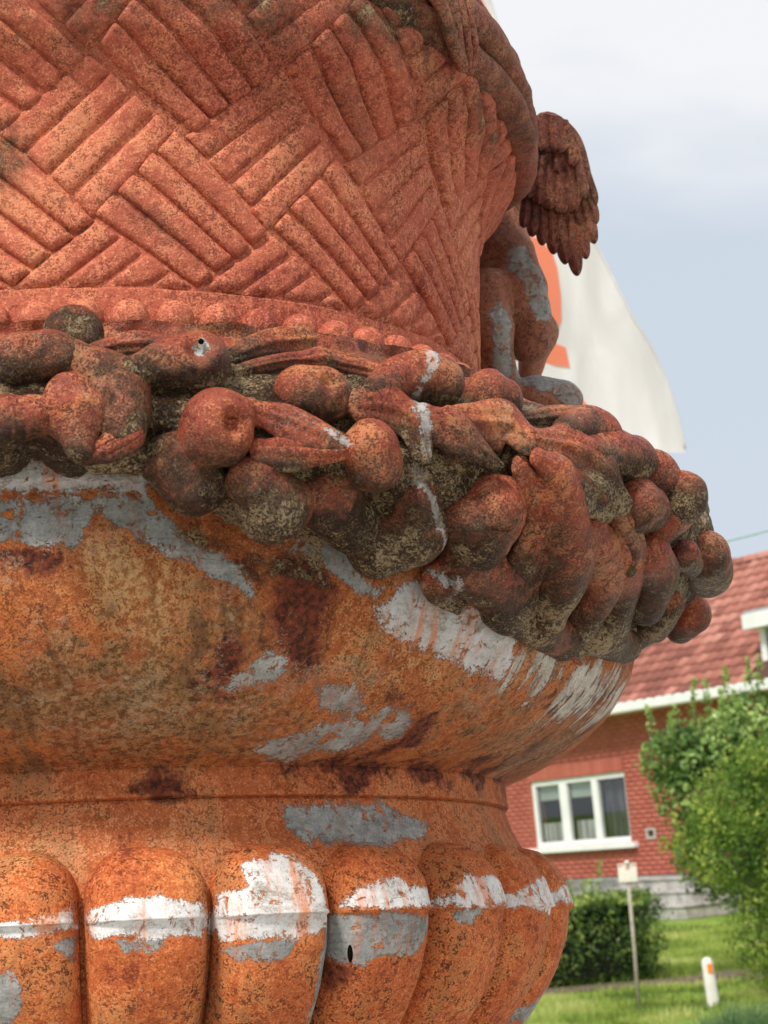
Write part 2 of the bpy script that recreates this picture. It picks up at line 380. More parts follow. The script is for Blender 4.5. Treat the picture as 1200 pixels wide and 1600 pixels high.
ITEMS=[('fruit',1.0,0.45,[(0.7491,-4.89,0.5417,0.0244),(0.7468,-3.05,0.5441,0.0245)]),
 ('fruit',1.0,0.2,[(0.6334,-1.41,0.6,0.0298)]),
 ('fruit',1.0,0.6,[(0.7773,-5.31,0.4761,0.0238),(0.7791,-4.05,0.4791,0.0187)]),
 ('fruit',1.0,0.55,[(0.7735,-1.44,0.4999,0.0194),(0.7746,-1.12,0.4806,0.0262),(0.7849,-0.97,0.4502,0.0124)]),
 ('fruit',1.0,0.45,[(0.7411,-0.95,0.5417,0.0175),(0.7464,1.03,0.5229,0.0257),(0.7603,2.13,0.4918,0.0254),(0.7709,2.05,0.4651,0.0195)]),
 ('leaf',0.595,0.7,[(0.7807,-0.25,0.4389,0.0045),(0.7797,0.99,0.4459,0.0102),(0.7844,2.52,0.4562,0.008)]),
 ('fruit',1.0,0.1,[(0.7525,0.25,0.4422,0.0115),(0.7528,2.65,0.446,0.0139)]),
 ('leaf',0.68,0.5,[(0.7142,0.43,0.5583,0.0083),(0.7041,3.11,0.5677,0.0114),(0.7067,5.86,0.5662,0.0096)]),
 ('fruit',1.0,0.45,[(0.7701,3.0,0.5256,0.0104),(0.7603,4.81,0.5312,0.0221),(0.7535,7.39,0.5358,0.0305)]),
 ('fruit',1.0,0.9,[(0.7816,8.16,0.4696,0.0328)]),
 ('fruit',1.0,0.1,[(0.7491,5.44,0.4428,0.0267),(0.741,7.03,0.4234,0.0292)]),
 ('fruit',1.0,0.3,[(0.7681,10.76,0.4198,0.0232),(0.7459,12.53,0.4034,0.0352)]),
 ('leaf',0.6375,0.6,[(0.7116,10.86,0.5569,0.0061),(0.6897,14.33,0.5774,0.0136),(0.6737,17.97,0.5882,0.0163)]),
 ('leaf',0.595,0.6,[(0.7348,10.33,0.5334,0.0054),(0.7215,14.4,0.5502,0.0079),(0.7152,17.87,0.5578,0.0074)]),
 ('leaf',0.595,0.5,[(0.7162,17.73,0.5574,0.0061),(0.7202,20.83,0.5514,0.0087),(0.7254,22.82,0.546,0.0074)]),
 ('fruit',1.0,0.4,[(0.7614,14.64,0.5103,0.0249),(0.7612,16.08,0.5079,0.0274)]),
 ('leaf',0.68,0.75,[(0.7846,10.48,0.4841,0.0075),(0.783,12.61,0.4762,0.014),(0.7879,15.14,0.4622,0.0128),(0.791,17.03,0.4521,0.0035)]),
 ('leaf',0.68,0.8,[(0.7854,11.15,0.446,0.0092),(0.783,13.41,0.4443,0.0122),(0.7872,16.02,0.4462,0.0064),(0.7911,17.02,0.4502,0.0023)]),
 ('fruit',1.0,0.7,[(0.7858,18.91,0.4526,0.0271),(0.7821,19.38,0.4393,0.0254)]),
 ('fruit',1.0,0.1,[(0.7321,17.19,0.4192,0.033),(0.7171,19.5,0.3993,0.0279)]),
 ('fruit',1.0,0.15,[(0.7064,22.25,0.3741,0.027),(0.7214,24.59,0.3898,0.032)]),
 ('fruit',1.0,0.4,[(0.7773,19.21,0.5134,0.0084),(0.7637,21.69,0.5283,0.0194),(0.755,24.46,0.537,0.0277),(0.7572,26.03,0.535,0.026)]),
 ('leaf',0.68,0.4,[(0.7793,18.58,0.4949,0.0119),(0.7773,20.88,0.4937,0.0168),(0.7819,22.39,0.4782,0.0156),(0.7868,22.83,0.4515,0.0108)]),
 ('leaf',0.68,0.45,[(0.7847,23.35,0.4899,0.012),(0.7869,25.55,0.4723,0.0169),(0.7927,27.46,0.4573,0.0109),(0.7939,29.15,0.4482,0.0031)]),
 ('fruit',1.0,0.2,[(0.7487,25.2,0.4507,0.0245),(0.7525,26.17,0.4573,0.0221)]),
 ('leaf',0.51,0.8,[(0.7823,25.47,0.4946,0.0073),(0.7771,27.97,0.4908,0.0184),(0.7739,30.93,0.4925,0.0237),(0.7875,31.75,0.4727,0.0087)]),
 ('fruit',1.0,0.6,[(0.743,31.84,0.5354,0.0267),(0.7467,32.91,0.5338,0.021)]),
 ('fruit',1.0,0.65,[(0.7516,28.58,0.4022,0.0247),(0.7549,30.27,0.4124,0.036),(0.7389,30.39,0.3922,0.0312)]),
 ('fruit',1.0,0.2,[(0.7494,23.89,0.4178,0.0182),(0.73,25.35,0.3982,0.0209)]),
 ('fruit',1.0,0.2,[(0.7038,31.08,0.3693,0.0266),(0.6901,34.75,0.3605,0.0296),(0.67,38.5,0.3445,0.0276)]),
 ('leaf',0.595,0.6,[(0.6964,29.62,0.3577,0.0139),(0.6843,29.04,0.3497,0.0164),(0.6714,32.33,0.3352,0.009)]),
 ('leaf',0.765,0.5,[(0.7791,31.83,0.4542,0.0087),(0.768,34.06,0.4317,0.0151),(0.7547,35.24,0.4102,0.0152),(0.7295,35.7,0.3829,0.0153),(0.6954,36.35,0.3567,0.0142)]),
 ('fruit',1.0,0.6,[(0.7854,34.58,0.4484,0.0188),(0.7758,36.26,0.422,0.0203),(0.7465,39.31,0.3928,0.0271),(0.7146,41.91,0.3651,0.0263),(0.6807,43.53,0.3351,0.0187)]),
 ('leaf',0.68,0.4,[(0.7281,37.31,0.38,0.0129),(0.6921,38.94,0.3549,0.0157),(0.6637,41.3,0.3283,0.0146)]),
 ('fruit',1.0,0.55,[(0.7668,40.63,0.4144,0.0117),(0.7392,44.6,0.3901,0.0212),(0.7095,48.08,0.3657,0.0231),(0.6718,50.12,0.334,0.0193)]),
 ('leaf',0.765,0.6,[(0.784,32.93,0.4807,0.0113),(0.7804,36.59,0.4791,0.0191),(0.7849,39.62,0.4602,0.0206),(0.781,42.46,0.4385,0.0144)]),
 ('leaf',0.765,0.5,[(0.7975,32.45,0.4589,0.0074),(0.7889,35.89,0.4434,0.0132),(0.784,39.0,0.4329,0.0154),(0.7837,40.69,0.4241,0.0103)]),
 ('leaf',0.595,0.6,[(0.7561,34.44,0.5107,0.0064),(0.7467,38.94,0.5244,0.0118),(0.742,42.71,0.5363,0.0093)]),
 ('fruit',1.0,0.55,[(0.7782,36.97,0.5027,0.0102),(0.7665,41.0,0.5171,0.019),(0.7662,42.59,0.5166,0.0205)]),
 ('fruit',1.0,0.5,[(0.7848,37.88,0.478,0.0115),(0.7771,42.75,0.4869,0.0223),(0.7746,46.2,0.491,0.0254)]),
 ('fruit',1.0,0.5,[(0.7775,49.35,0.4825,0.0245)]),
 ('fruit',1.0,0.55,[(0.7797,46.14,0.4392,0.0253),(0.7805,47.46,0.4377,0.0228)]),
 ('fruit',1.0,0.7,[(0.7787,52.29,0.442,0.022),(0.7761,51.06,0.4327,0.0205)]),
 ('fruit',1.0,0.5,[(0.8016,51.11,0.4589,0.0218)]),
 ('fruit',1.0,0.5,[(0.7684,64.43,0.425,0.0293),(0.763,69.52,0.4159,0.0301)]),
 ('fruit',1.0,0.7,[(0.7653,57.38,0.4114,0.0176),(0.7622,60.16,0.406,0.0143)]),
 ('fruit',1.0,0.5,[(0.7528,51.02,0.4005,0.0219),(0.7408,55.12,0.3886,0.0245),(0.7096,58.98,0.3618,0.0215)]),
 ('fruit',1.0,0.4,[(0.7689,43.95,0.4219,0.0105),(0.7462,47.69,0.3996,0.0175),(0.7129,52.09,0.37,0.0207),(0.6752,56.7,0.3426,0.0213)]),
 ('leaf',0.68,0.4,[(0.7802,42.45,0.4286,0.0091),(0.7657,46.66,0.4084,0.0107),(0.7469,48.56,0.3873,0.0095)]),
 ('fruit',1.0,0.4,[(0.7221,63.4,0.3704,0.0204),(0.6976,66.6,0.3522,0.0201)]),
 ('fruit',1.0,0.4,[(0.7459,81.33,0.3926,0.0256),(0.7348,83.62,0.38,0.0194)]),
 ('fruit',1.0,0.15,[(0.6662,53.95,0.3291,0.0239),(0.6685,63.66,0.3294,0.0205)]),
 ('fruit',1.0,0.4,[(0.6645,43.45,0.3271,0.0228),(0.6594,48.76,0.3165,0.0178)]),
 ('leaf',0.68,0.2,[(0.6705,36.64,0.3293,0.0104),(0.663,42.75,0.3198,0.0107),(0.6549,52.08,0.3069,0.0084)])]
HOLE2=(0.2418,-0.5123,-0.0003)
TWIG=[(0.6588, 49.1978, 0.3032), (0.6697, 50.172, 0.2912)]
DENTS=[((0.098,-0.7778,0.5411),0.011,0.012),((0.1277,-0.8048,0.4635),0.012,0.013),((0.2192,-0.7611,0.5153),0.009,0.01),((-0.0514,-0.773,0.5515),0.008,0.006),((0.6702,-0.4223,0.4203),0.01,0.008),((0.4856,-0.5833,0.3847),0.01,0.006),((0.3413,-0.6221,0.3546),0.008,0.006)]
POLYS=[('grey','b',[(21.6,0.148),(28.6,0.15),(36.7,0.155),(40.6,0.14),(44.1,0.133),(40.6,0.115),(32.7,0.107),(25.8,0.108),(21.3,0.119)]),
 ('grey','b',[(-12.1,0.005),(-8.5,-0.005),(-7.7,-0.026),(-9.0,-0.05),(-12.8,-0.048)]),
 ('grey','b',[(-10.4,0.432),(0.2,0.428),(-0.0,0.414),(-0.8,0.39),(-1.6,0.373),(-2.9,0.385),(-10.4,0.389)]),
 ('white','b',[(-10.4,0.481),(-2.2,0.464),(4.4,0.451),(4.1,0.435),(-10.4,0.437)]),
 ('grey','b',[(0.5,0.428),(4.6,0.427),(7.8,0.386),(11.4,0.365),(13.8,0.33),(10.4,0.344),(6.2,0.374),(2.7,0.392),(1.0,0.408)]),
 ('grey','b',[(11.6,0.254),(13.7,0.279),(15.9,0.285),(16.6,0.268),(16.4,0.256),(14.2,0.258)]),
 ('grey','b',[(19.4,0.258),(21.8,0.262),(24.9,0.25),(26.3,0.24),(25.9,0.229),(21.7,0.236)]),
 ('grey','b',[(17.1,0.204),(18.3,0.214),(21.6,0.217),(23.7,0.228),(27.7,0.226),(28.6,0.24),(31.7,0.241),(33.8,0.231),(33.9,0.217),(28.9,0.207),(22.6,0.198),(19.5,0.198)]),
 ('white','b',[(24.2,0.327),(27.2,0.357),(31.5,0.345),(38.9,0.326),(41.6,0.303),(41.3,0.272),(36.9,0.275),(33.1,0.285),(28.3,0.294),(25.2,0.307)]),
 ('drip','b',[(39.3,0.313),(51.3,0.312),(66.4,0.318),(77.5,0.311),(80.2,0.269),(70.5,0.237),(56.4,0.236),(48.3,0.243),(43.0,0.243),(40.4,0.265)]),
 ('grey','b',[(14.7,0.378),(17.6,0.395),(20.5,0.387),(22.2,0.354),(24.7,0.343),(22.3,0.336),(19.8,0.356),(18.1,0.373)]),
 ('white','g',[(24.7,0.571),(25.8,0.574),(23.2,0.495),(23.5,0.445),(26.1,0.388),(31.0,0.335),(30.4,0.332),(25.9,0.378),(22.8,0.433),(22.3,0.494)]),
 ('white','g',[(15.2,0.468),(16.3,0.466),(17.1,0.451),(16.3,0.451)]),
 ('white','g',[(7.0,0.548),(7.5,0.551),(7.8,0.546),(7.7,0.536),(7.1,0.537)]),
 ('maroon','b',[(13.9,0.384),(19.0,0.386),(20.2,0.338),(18.9,0.296),(18.6,0.262),(16.1,0.273),(14.6,0.318)]),
 ('maroon','b',[(9.3,0.268),(11.1,0.301),(12.9,0.295),(11.5,0.246)]),
 ('maroon','b',[(27.9,0.248),(36.0,0.234),(37.4,0.206),(33.6,0.2),(33.3,0.228)]),
 ('ochre','b',[(-1.8,0.396),(2.7,0.395),(7.2,0.365),(9.4,0.318),(6.9,0.295),(4.8,0.274),(1.6,0.318),(-1.9,0.337)]),
 ('ochre','b',[(21.1,0.332),(25.0,0.316),(31.9,0.278),(35.1,0.256),(29.5,0.265),(23.4,0.28),(20.2,0.308)]),
 ('ochre','b',[(23.5,0.255),(27.7,0.251),(32.8,0.239),(35.0,0.228),(28.4,0.243),(25.2,0.237)]),
 ('ochre','b',[(-14.8,0.116),(-6.7,0.138),(-5.0,0.111),(-8.8,0.103)]),
 ('olive','b',[(-11.3,0.274),(2.6,0.296),(9.9,0.267),(15.9,0.246),(23.4,0.198),(19.6,0.193),(-14.7,0.196)]),
 ('olive','b',[(9.3,0.353),(13.1,0.341),(14.4,0.307),(12.9,0.262),(9.8,0.273),(7.8,0.318)]),
 ('olive','b',[(36.3,0.246),(55.5,0.239),(73.0,0.268),(75.7,0.235),(74.0,0.192),(55.7,0.195)]),
 ('maroon','b',[(-10.4,0.389),(-4.4,0.382),(-1.9,0.372),(-2.9,0.36),(-6.4,0.368),(-10.4,0.364)]),
 ('maroon','b',[(7.8,0.389),(13.0,0.359),(14.2,0.336),(10.9,0.353),(7.8,0.371)]),
 ('maroon','b',[(20.6,0.196),(46.4,0.195),(76.0,0.19),(49.8,0.184),(28.9,0.186)]),
 ('maroon','b',[(3.3,0.166),(7.8,0.187),(10.7,0.164),(6.2,0.159)]),
 ('maroon','b',[(28.9,0.186),(32.7,0.189),(34.7,0.173),(31.1,0.163)]),
 ('maroon','b',[(51.5,0.261),(59.1,0.288),(69.1,0.285),(62.2,0.25),(52.7,0.249)]),
 ('white','b',[(-1.8,0.05),(2.6,0.06),(6.2,0.061),(10.2,0.051),(10.7,0.036),(9.9,0.023),(4.9,0.023),(-1.1,0.026)]),
 ('grey','b',[(0.7,0.025),(6.4,0.021),(5.2,0.01),(1.9,0.014)]),
 ('white','b',[(-11.9,0.043),(-5.8,0.047),(-2.9,0.057),(-2.2,0.036),(-5.9,0.029),(-11.9,0.033)]),
 ('grey','b',[(-4.7,0.028),(-2.4,0.03),(-2.8,0.007),(-4.1,0.013)]),
 ('white','b',[(11.4,0.036),(11.9,0.06),(14.4,0.068),(14.3,0.089),(18.3,0.1),(21.5,0.091),(22.2,0.072),(23.5,0.043),(23.8,0.031),(21.7,0.019),(17.6,0.018),(12.0,0.017)]),
 ('grey','b',[(11.7,0.012),(19.6,0.019),(18.7,-0.001),(13.1,-0.001)]),
 ('white','b',[(27.2,0.061),(30.1,0.076),(32.0,0.072),(33.0,0.063),(36.5,0.059),(36.5,0.044),(29.1,0.042),(25.3,0.046)]),
 ('grey','b',[(24.5,0.037),(30.7,0.038),(36.1,0.035),(36.1,0.015),(33.8,-0.004),(29.5,-0.002),(27.4,-0.016),(25.3,-0.006),(23.9,0.019)]),
 ('grey','b',[(22.7,0.031),(24.4,0.037),(24.2,-0.006),(24.3,-0.067),(22.6,-0.066),(22.5,-0.005)]),
 ('white','b',[(39.4,0.054),(42.1,0.073),(47.2,0.075),(49.0,0.063),(49.4,0.042),(39.8,0.042),(36.9,0.045)]),
 ('grey','b',[(39.8,0.037),(43.5,0.039),(42.3,0.024),(40.4,0.026)]),
 ('white','b',[(51.6,0.053),(57.5,0.071),(64.4,0.075),(62.1,0.043),(61.5,0.034),(50.0,0.04)]),
 ('white','b',[(64.7,0.055),(76.0,0.074),(76.5,0.069),(74.7,0.044),(63.4,0.041)]),
 ('maroon','b',[(24.3,0.006),(26.2,0.009),(27.0,-0.013),(25.6,-0.025)]),
 ('grey','b',[(77.0,-0.035),(76.7,-0.046),(76.6,-0.078),(71.3,-0.09),(61.8,-0.086)]),
 ('crust_shade','b',[(4.8,0.414),(9.4,0.397),(14.7,0.377),(18.7,0.386),(19.8,0.356),(22.2,0.342),(24.7,0.343),(22.3,0.327),(18.7,0.337),(15.2,0.354),(14.2,0.336),(12.0,0.344),(9.3,0.365),(6.3,0.383)]),  # garland's shadow on the bowl below it, painted in as a dark band
 ('crust_shade','b',[(27.2,0.36),(31.6,0.332),(40.1,0.317),(51.7,0.306),(77.3,0.329),(77.2,0.316),(53.4,0.29),(40.0,0.298),(31.2,0.317)]),  # painted shadow carried on along the garland's lower edge to the right
 ('crust_shade','b',[(-10.4,0.487),(4.9,0.454),(7.9,0.414),(4.8,0.429),(2.8,0.436),(-10.4,0.44)]),
 ('crust_shade','b',[(-10.4,0.439),(4.8,0.436),(4.8,0.427),(-10.4,0.43)]),
 ('crust_shade','k',[(-12.5,1.101),(32.1,1.154),(28.1,1.035),(21.7,0.992),(21.5,0.969),(20.0,0.945),(16.4,0.963),(9.0,0.967),(4.9,0.944),(-0.2,0.909),(-5.1,0.943),(-14.0,0.939)]),
 ('crust_shade','k',[(17.4,0.98),(24.9,1.057),(37.6,1.094),(39.5,1.053),(46.3,1.005),(59.0,0.988),(74.3,0.972),(72.6,0.942),(52.1,0.947),(44.2,0.937),(35.9,0.983),(29.4,0.964),(22.2,0.93)]),
 ('crust_shade','k',[(-14.7,0.908),(-7.2,0.884),(-5.0,0.828),(-9.0,0.795),(-15.3,0.806)]),
 ('crust_shade','k',[(11.0,0.973),(22.6,0.943),(27.2,0.914),(22.0,0.906),(16.9,0.941)]),
 ('crust_shade','k',[(1.8,0.8),(4.2,0.807),(15.3,0.736),(13.5,0.713),(11.9,0.719)]),
 ('crust_shade','k',[(24.6,0.973),(34.8,0.939),(41.9,0.887),(37.3,0.877),(29.4,0.929)])]
RIBBONS=[[(0.5997,42.06,1.0871,0.0066),(0.6069,42.95,1.0562,0.0073),(0.6005,44.69,1.0294,0.0073),(0.5912,46.28,1.0105,0.0074),(0.5837,48.33,0.9972,0.0067)],[(0.597,44.2,1.0963,0.0066),(0.6071,44.59,1.0624,0.0066),(0.6018,46.15,1.0344,0.0066),(0.5936,47.81,1.0154,0.0067),(0.5859,48.99,1.0005,0.006)],[(0.5889,47.37,1.1118,0.006),(0.6078,46.05,1.06,0.0059),(0.6022,47.64,1.0361,0.0059),(0.5954,48.92,1.019,0.0059),(0.5882,49.52,1.005,0.0052)],[(0.6077,38.65,1.0597,0.0086),(0.6046,41.16,1.0465,0.0101),(0.5982,43.3,1.0251,0.0102),(0.5913,45.26,1.0107,0.0103),(0.5844,47.69,0.9978,0.0089)]]
CHERUB={'body':[((0.6009,0.2406,1.0654),(0.6048,0.2255,0.9901),0.036,0.0394),((0.5862,0.229,0.9865),(0.5905,0.2192,0.9339),0.0356,0.0372),((0.6099,0.2056,0.983),(0.6158,0.1969,0.9244),0.0326,0.0388),((0.6243,0.2029,0.8914),(0.628,0.2116,0.8488),0.0351,0.0314),((0.6158,0.1969,0.9244),(0.6243,0.2029,0.8914),0.037,0.0351),((0.5642,0.1746,0.9189),(0.5592,0.1687,0.8549),0.0311,0.0345),((0.5626,0.1585,0.8517),(0.5779,0.1784,0.7981),0.0308,0.0182),((0.5533,0.1976,0.8211),(0.568,0.2249,0.7812),0.0311,0.0276),((0.6301,0.1993,0.7619),(0.668,0.195,0.7564),0.0329,0.0284),((0.578,0.1772,0.8034),(0.5955,0.2052,0.7582),0.0155,0.0238),((0.6056,0.2549,0.7604),(0.655,0.2798,0.7083),0.0428,0.0515),((0.655,0.2798,0.7083),(0.6376,0.2706,0.6201),0.0515,0.0612),((0.6073,0.2418,1.0558),(0.6002,0.2812,1.1166),0.0265,0.0154),((0.6006,0.2861,1.1411),(0.6046,0.2861,1.1351),0.042,0.038),((0.6211,0.2429,1.0413),(0.629,0.2127,1.0797),0.0161,0.0122),((0.629,0.2127,1.0797),(0.599,0.1616,1.0968),0.0122,0.0083),((0.6017,0.2637,1.054),(0.5746,0.2452,1.0621),0.0162,0.0123),((0.5746,0.2452,1.0621),(0.5657,0.1812,1.077),0.0123,0.0083),((0.6191,0.2655,0.9396),(0.6686,0.3289,0.8999),0.0341,0.0309),((0.6686,0.3289,0.8999),(0.6485,0.3287,0.8199),0.029,0.0153),((0.6485,0.3287,0.8199),(0.6724,0.291,0.7871),0.0134,0.0095),((0.5706,0.2581,1.1291),(0.5706,0.2581,1.1251),0.016,0.016),((0.5646,0.2561,1.1391),(0.5646,0.2561,1.1351),0.008,0.008),((0.5806,0.2511,1.1191),(0.5806,0.2511,1.1151),0.012,0.012)],'head':(0.6006,0.2861,1.1411),'streak':[(0.605,0.1637,1.036),(0.6001,0.1531,0.9931),(0.6129,0.1602,0.9523),(0.635,0.164,0.9199),(0.6479,0.1691,0.8879),None,(0.5814,0.1193,0.8766),(0.5742,0.1192,0.8345),(0.5791,0.1485,0.792),None,(0.6147,0.1747,0.79),(0.6371,0.1727,0.7845),(0.6771,0.1721,0.7603)],'wing':{'feathers':[((0.6775,0.0754,1.1075),(0.7087,0.0918,1.0116),0.0097,0.003),((0.6743,0.0763,1.0982),(0.7091,0.0938,0.9856),0.0097,0.003),((0.6702,0.0774,1.089),(0.706,0.0966,0.9581),0.0097,0.003),((0.6643,0.0787,1.0799),(0.6931,0.0997,0.9365),0.0097,0.003),((0.6568,0.0793,1.0753),(0.6794,0.1032,0.9131),0.011,0.003),((0.6474,0.0801,1.0708),(0.662,0.0987,0.9286),0.0104,0.003),((0.6381,0.0805,1.068),(0.6455,0.0945,0.9422),0.0097,0.003),((0.6306,0.0809,1.0643),(0.629,0.0907,0.9541),0.0091,0.003),((0.6231,0.0816,1.0588),(0.6143,0.0867,0.9658),0.0091,0.003),((0.6155,0.0825,1.0525),(0.6014,0.0824,0.9775),0.0078,0.003),((0.6668,0.0598,1.1104),(0.6884,0.0755,1.0147),0.0122,0.003),((0.658,0.0597,1.1026),(0.6748,0.0778,0.9966),0.0122,0.003),((0.6491,0.0596,1.0949),(0.6563,0.0776,0.9937),0.0122,0.003),((0.6404,0.0594,1.0871),(0.6379,0.0754,0.9994),0.0122,0.003),((0.6316,0.0593,1.0794),(0.6213,0.0728,1.0059),0.0114,0.003),((0.6228,0.0592,1.0717),(0.6066,0.0695,1.0141),0.0097,0.003),((0.6572,0.0506,1.1208),(0.6708,0.0616,1.0567),0.0135,0.002),((0.6458,0.0507,1.114),(0.6496,0.0632,1.0497),0.0135,0.002),((0.6343,0.0507,1.1072),(0.6278,0.0621,1.0548),0.0126,0.002),((0.623,0.0508,1.1005),(0.6114,0.0596,1.0632),0.0108,0.002),((0.6426,0.0422,1.1218),(0.65,0.0498,1.0727),0.0181,0.002),((0.6321,0.0431,1.1249),(0.6306,0.0524,1.0737),0.0181,0.002),((0.6213,0.0461,1.1185),(0.6166,0.0536,1.0778),0.0126,0.002)],'lead':[(0.6222,0.092,1.0688,0.0081),(0.6285,0.0801,1.1187,0.0108),(0.6413,0.0751,1.1331,0.0126),(0.6608,0.0744,1.1233,0.0135),(0.6801,0.0764,1.1012,0.0126),(0.6919,0.0817,1.0688,0.0099),(0.7002,0.0877,1.0358,0.0072),(0.7061,0.0908,1.0179,0.0036)],'n':(-0.1419,-0.967,-0.2116)},'shift2':(-0.0988,0.2043,0.0776)}
FLAGD={'edge':[(0.676,5.66),(0.716,5.369),(0.756,5.176),(0.822,4.95),(0.893,4.633),(0.993,4.316),(1.086,4.087),(1.198,3.78),(1.27,3.638),(1.324,3.478),(1.353,3.318),(1.368,3.154)],'left':0.021,'bottom':3.154,'top':5.894,'corner':0,'print':[[(0.645,5.567),(0.645,5.472),(0.689,5.347),(0.73,5.242),(0.711,5.181),(0.569,5.258),(0.511,5.58)],[(0.673,4.219),(0.767,4.215),(0.823,4.195),(0.875,4.129),(0.891,4.051),(0.895,3.93),(0.886,3.81),(0.859,3.756),(0.804,3.782),(0.825,3.846),(0.811,3.968),(0.789,4.061),(0.69,4.101)],[(0.655,3.758),(0.831,3.714),(0.893,3.684),(0.903,3.59),(0.837,3.605),(0.644,3.654)],[(0.632,3.536),(0.93,3.462),(0.963,3.415),(0.969,3.37),(0.62,3.418)]]}


# ================================================================ THE URN
def sd_poly(U, V, pts):
    """signed distance (positive inside) to a polygon"""
    n = len(pts); d = np.full(U.shape, 1e9); ins = np.zeros(U.shape, bool)
    for i in range(n):
        x1, y1 = pts[i]; x2, y2 = pts[(i+1) % n]
        ex, ey = x2-x1, y2-y1
        t = np.clip(((U-x1)*ex + (V-y1)*ey)/(ex*ex+ey*ey+1e-12), 0, 1)
        d = np.minimum(d, np.hypot(U-x1-t*ex, V-y1-t*ey))
        c = ((y1 > V) != (y2 > V)) & (U < (x2-x1)*(V-y1)/((y2-y1) if y2 != y1 else 1e-12)+x1)
        ins ^= c
    return np.where(ins, d, -d)

def masks(P, zone, wid=.014):
    """wear painted in place: where flakes of paint, scale and lichen sit, as soft fields"""
    P = np.asarray(P); U = np.arctan2(P[:, 0], -P[:, 1])*.6; V = P[:, 2]
    out = {k: np.zeros(len(P)) for k in ('grey', 'white', 'drip', 'maroon', 'ochre', 'crust_shade', 'olive')}
    for kind, z, pts in POLYS:
        if z != zone: continue
        q = [(rad(a)*.6, b) for a, b in pts]
        w = {'maroon': .03, 'ochre': .05, 'olive': .05, 'crust_shade': .022, 'drip': .02}.get(kind, wid)
        if kind == 'crust_shade' and zone == 'b': w = .010
        us = [a for a, b in q]; vs = [b for a, b in q]
        m = (U > min(us)-w) & (U < max(us)+w) & (V > min(vs)-w) & (V < max(vs)+w)
        if m.any():
            sdv = sd_poly(U[m], V[m], q)
            out[kind][m] = np.maximum(out[kind][m], np.clip(.5+sdv/w*.5, 0, 1))
    if zone == 'k': out['crust_shade'] *= .78
    return out

def add_uv(o, seam=math.pi):
    me = o.data; n = len(me.vertices)
    co = np.zeros(n*3); me.vertices.foreach_get('co', co); co = co.reshape(-1, 3)
    U = np.arctan2(co[:, 0], -co[:, 1])*.6
    li = np.zeros(len(me.loops), np.int32); me.loops.foreach_get('vertex_index', li)
    uv = me.uv_layers.new(name='UVMap')
    uv.data.foreach_set('uv', np.stack([U[li], co[li, 2]], -1).astype(np.float32).ravel())

M_BOWL = rust_material('rust_ochre_paint', (.12, .032, .014), (.35, .094, .026), (.56, .170, .045), (.36, .21, .095), pit=.75, speck=.28, streak=.35, blot=4, pale=.30, runs=1.0, wk=.72)
M_NECK = rust_material('rust_orange_paint', (.20, .050, .020), (.46, .118, .036), (.64, .20, .07), (.56, .28, .13), pit=.5, speck=.35, streak=.2, blot=7, runs=.8)
M_GAD = rust_material('rust_bright_paint', (.22, .044, .016), (.52, .122, .034), (.72, .22, .065), (.62, .27, .10), pit=.85, speck=.35, streak=.1, blot=10, runs=.6)
M_BASK = rust_material('rust_salmon', (.25, .050, .030), (.49, .124, .070), (.68, .21, .11), (.64, .27, .13), dark=(.13, .042, .026), pit=.5, speck=.40, crust_shade=.0, blot=5, film_=.5, runs=.3, oam=.5)
M_RIM = rust_material('rust_rim_lichen', (.14, .036, .026), (.30, .080, .048), (.46, .14, .08), (.36, .24, .15), dark=(.05, .025, .018), pit=.5, speck=.25, crust_shade=.36, blot=5, film_=.7, runs=.3, rgh=.65)
M_GARL = rust_material('rust_fruit_lichen', (.09, .020, .016), (.28, .056, .028), (.58, .17, .058), (.42, .19, .085), dark=(.04, .018, .014), pit=.45, speck=.16, crust_shade=.28, blot=11, bump=1.2, pale=.18, film_=.85, runs=.2, rgh=.46, wk=.6)
M_CHER = rust_material('rust_figure_brown', (.15, .055, .036), (.33, .12, .070), (.44, .19, .11), (.34, .20, .13), dark=(.05, .02, .015), pit=.4, speck=.15, crust_shade=.10, blot=8, film_=.5, runs=.3, rgh=.6)
M_WING = rust_material('rust_wing_dark', (.05, .018, .016), (.15, .040, .024), (.34, .105, .045), (.24, .12, .07), dark=(.03, .012, .02), pit=.5, speck=.2, crust_shade=.12, blot=9, film_=.5, runs=.3, rgh=.6)

urn = empty('urn')
AX = Matrix(((0.98712323, -0.15415504, 0.04270788), (0.15157084, 0.98672587, 0.0582953), (-0.05112748, -0.05107137, 0.99738543))).to_4x4()
AX.translation = Vector((-0.39162825, 2.5067603, 1.47025404))
urn.matrix_world = AX
tag(urn, 'huge rusty metal urn with woven basket, fruit garland, ribs and peeling grey paint', 'urn')

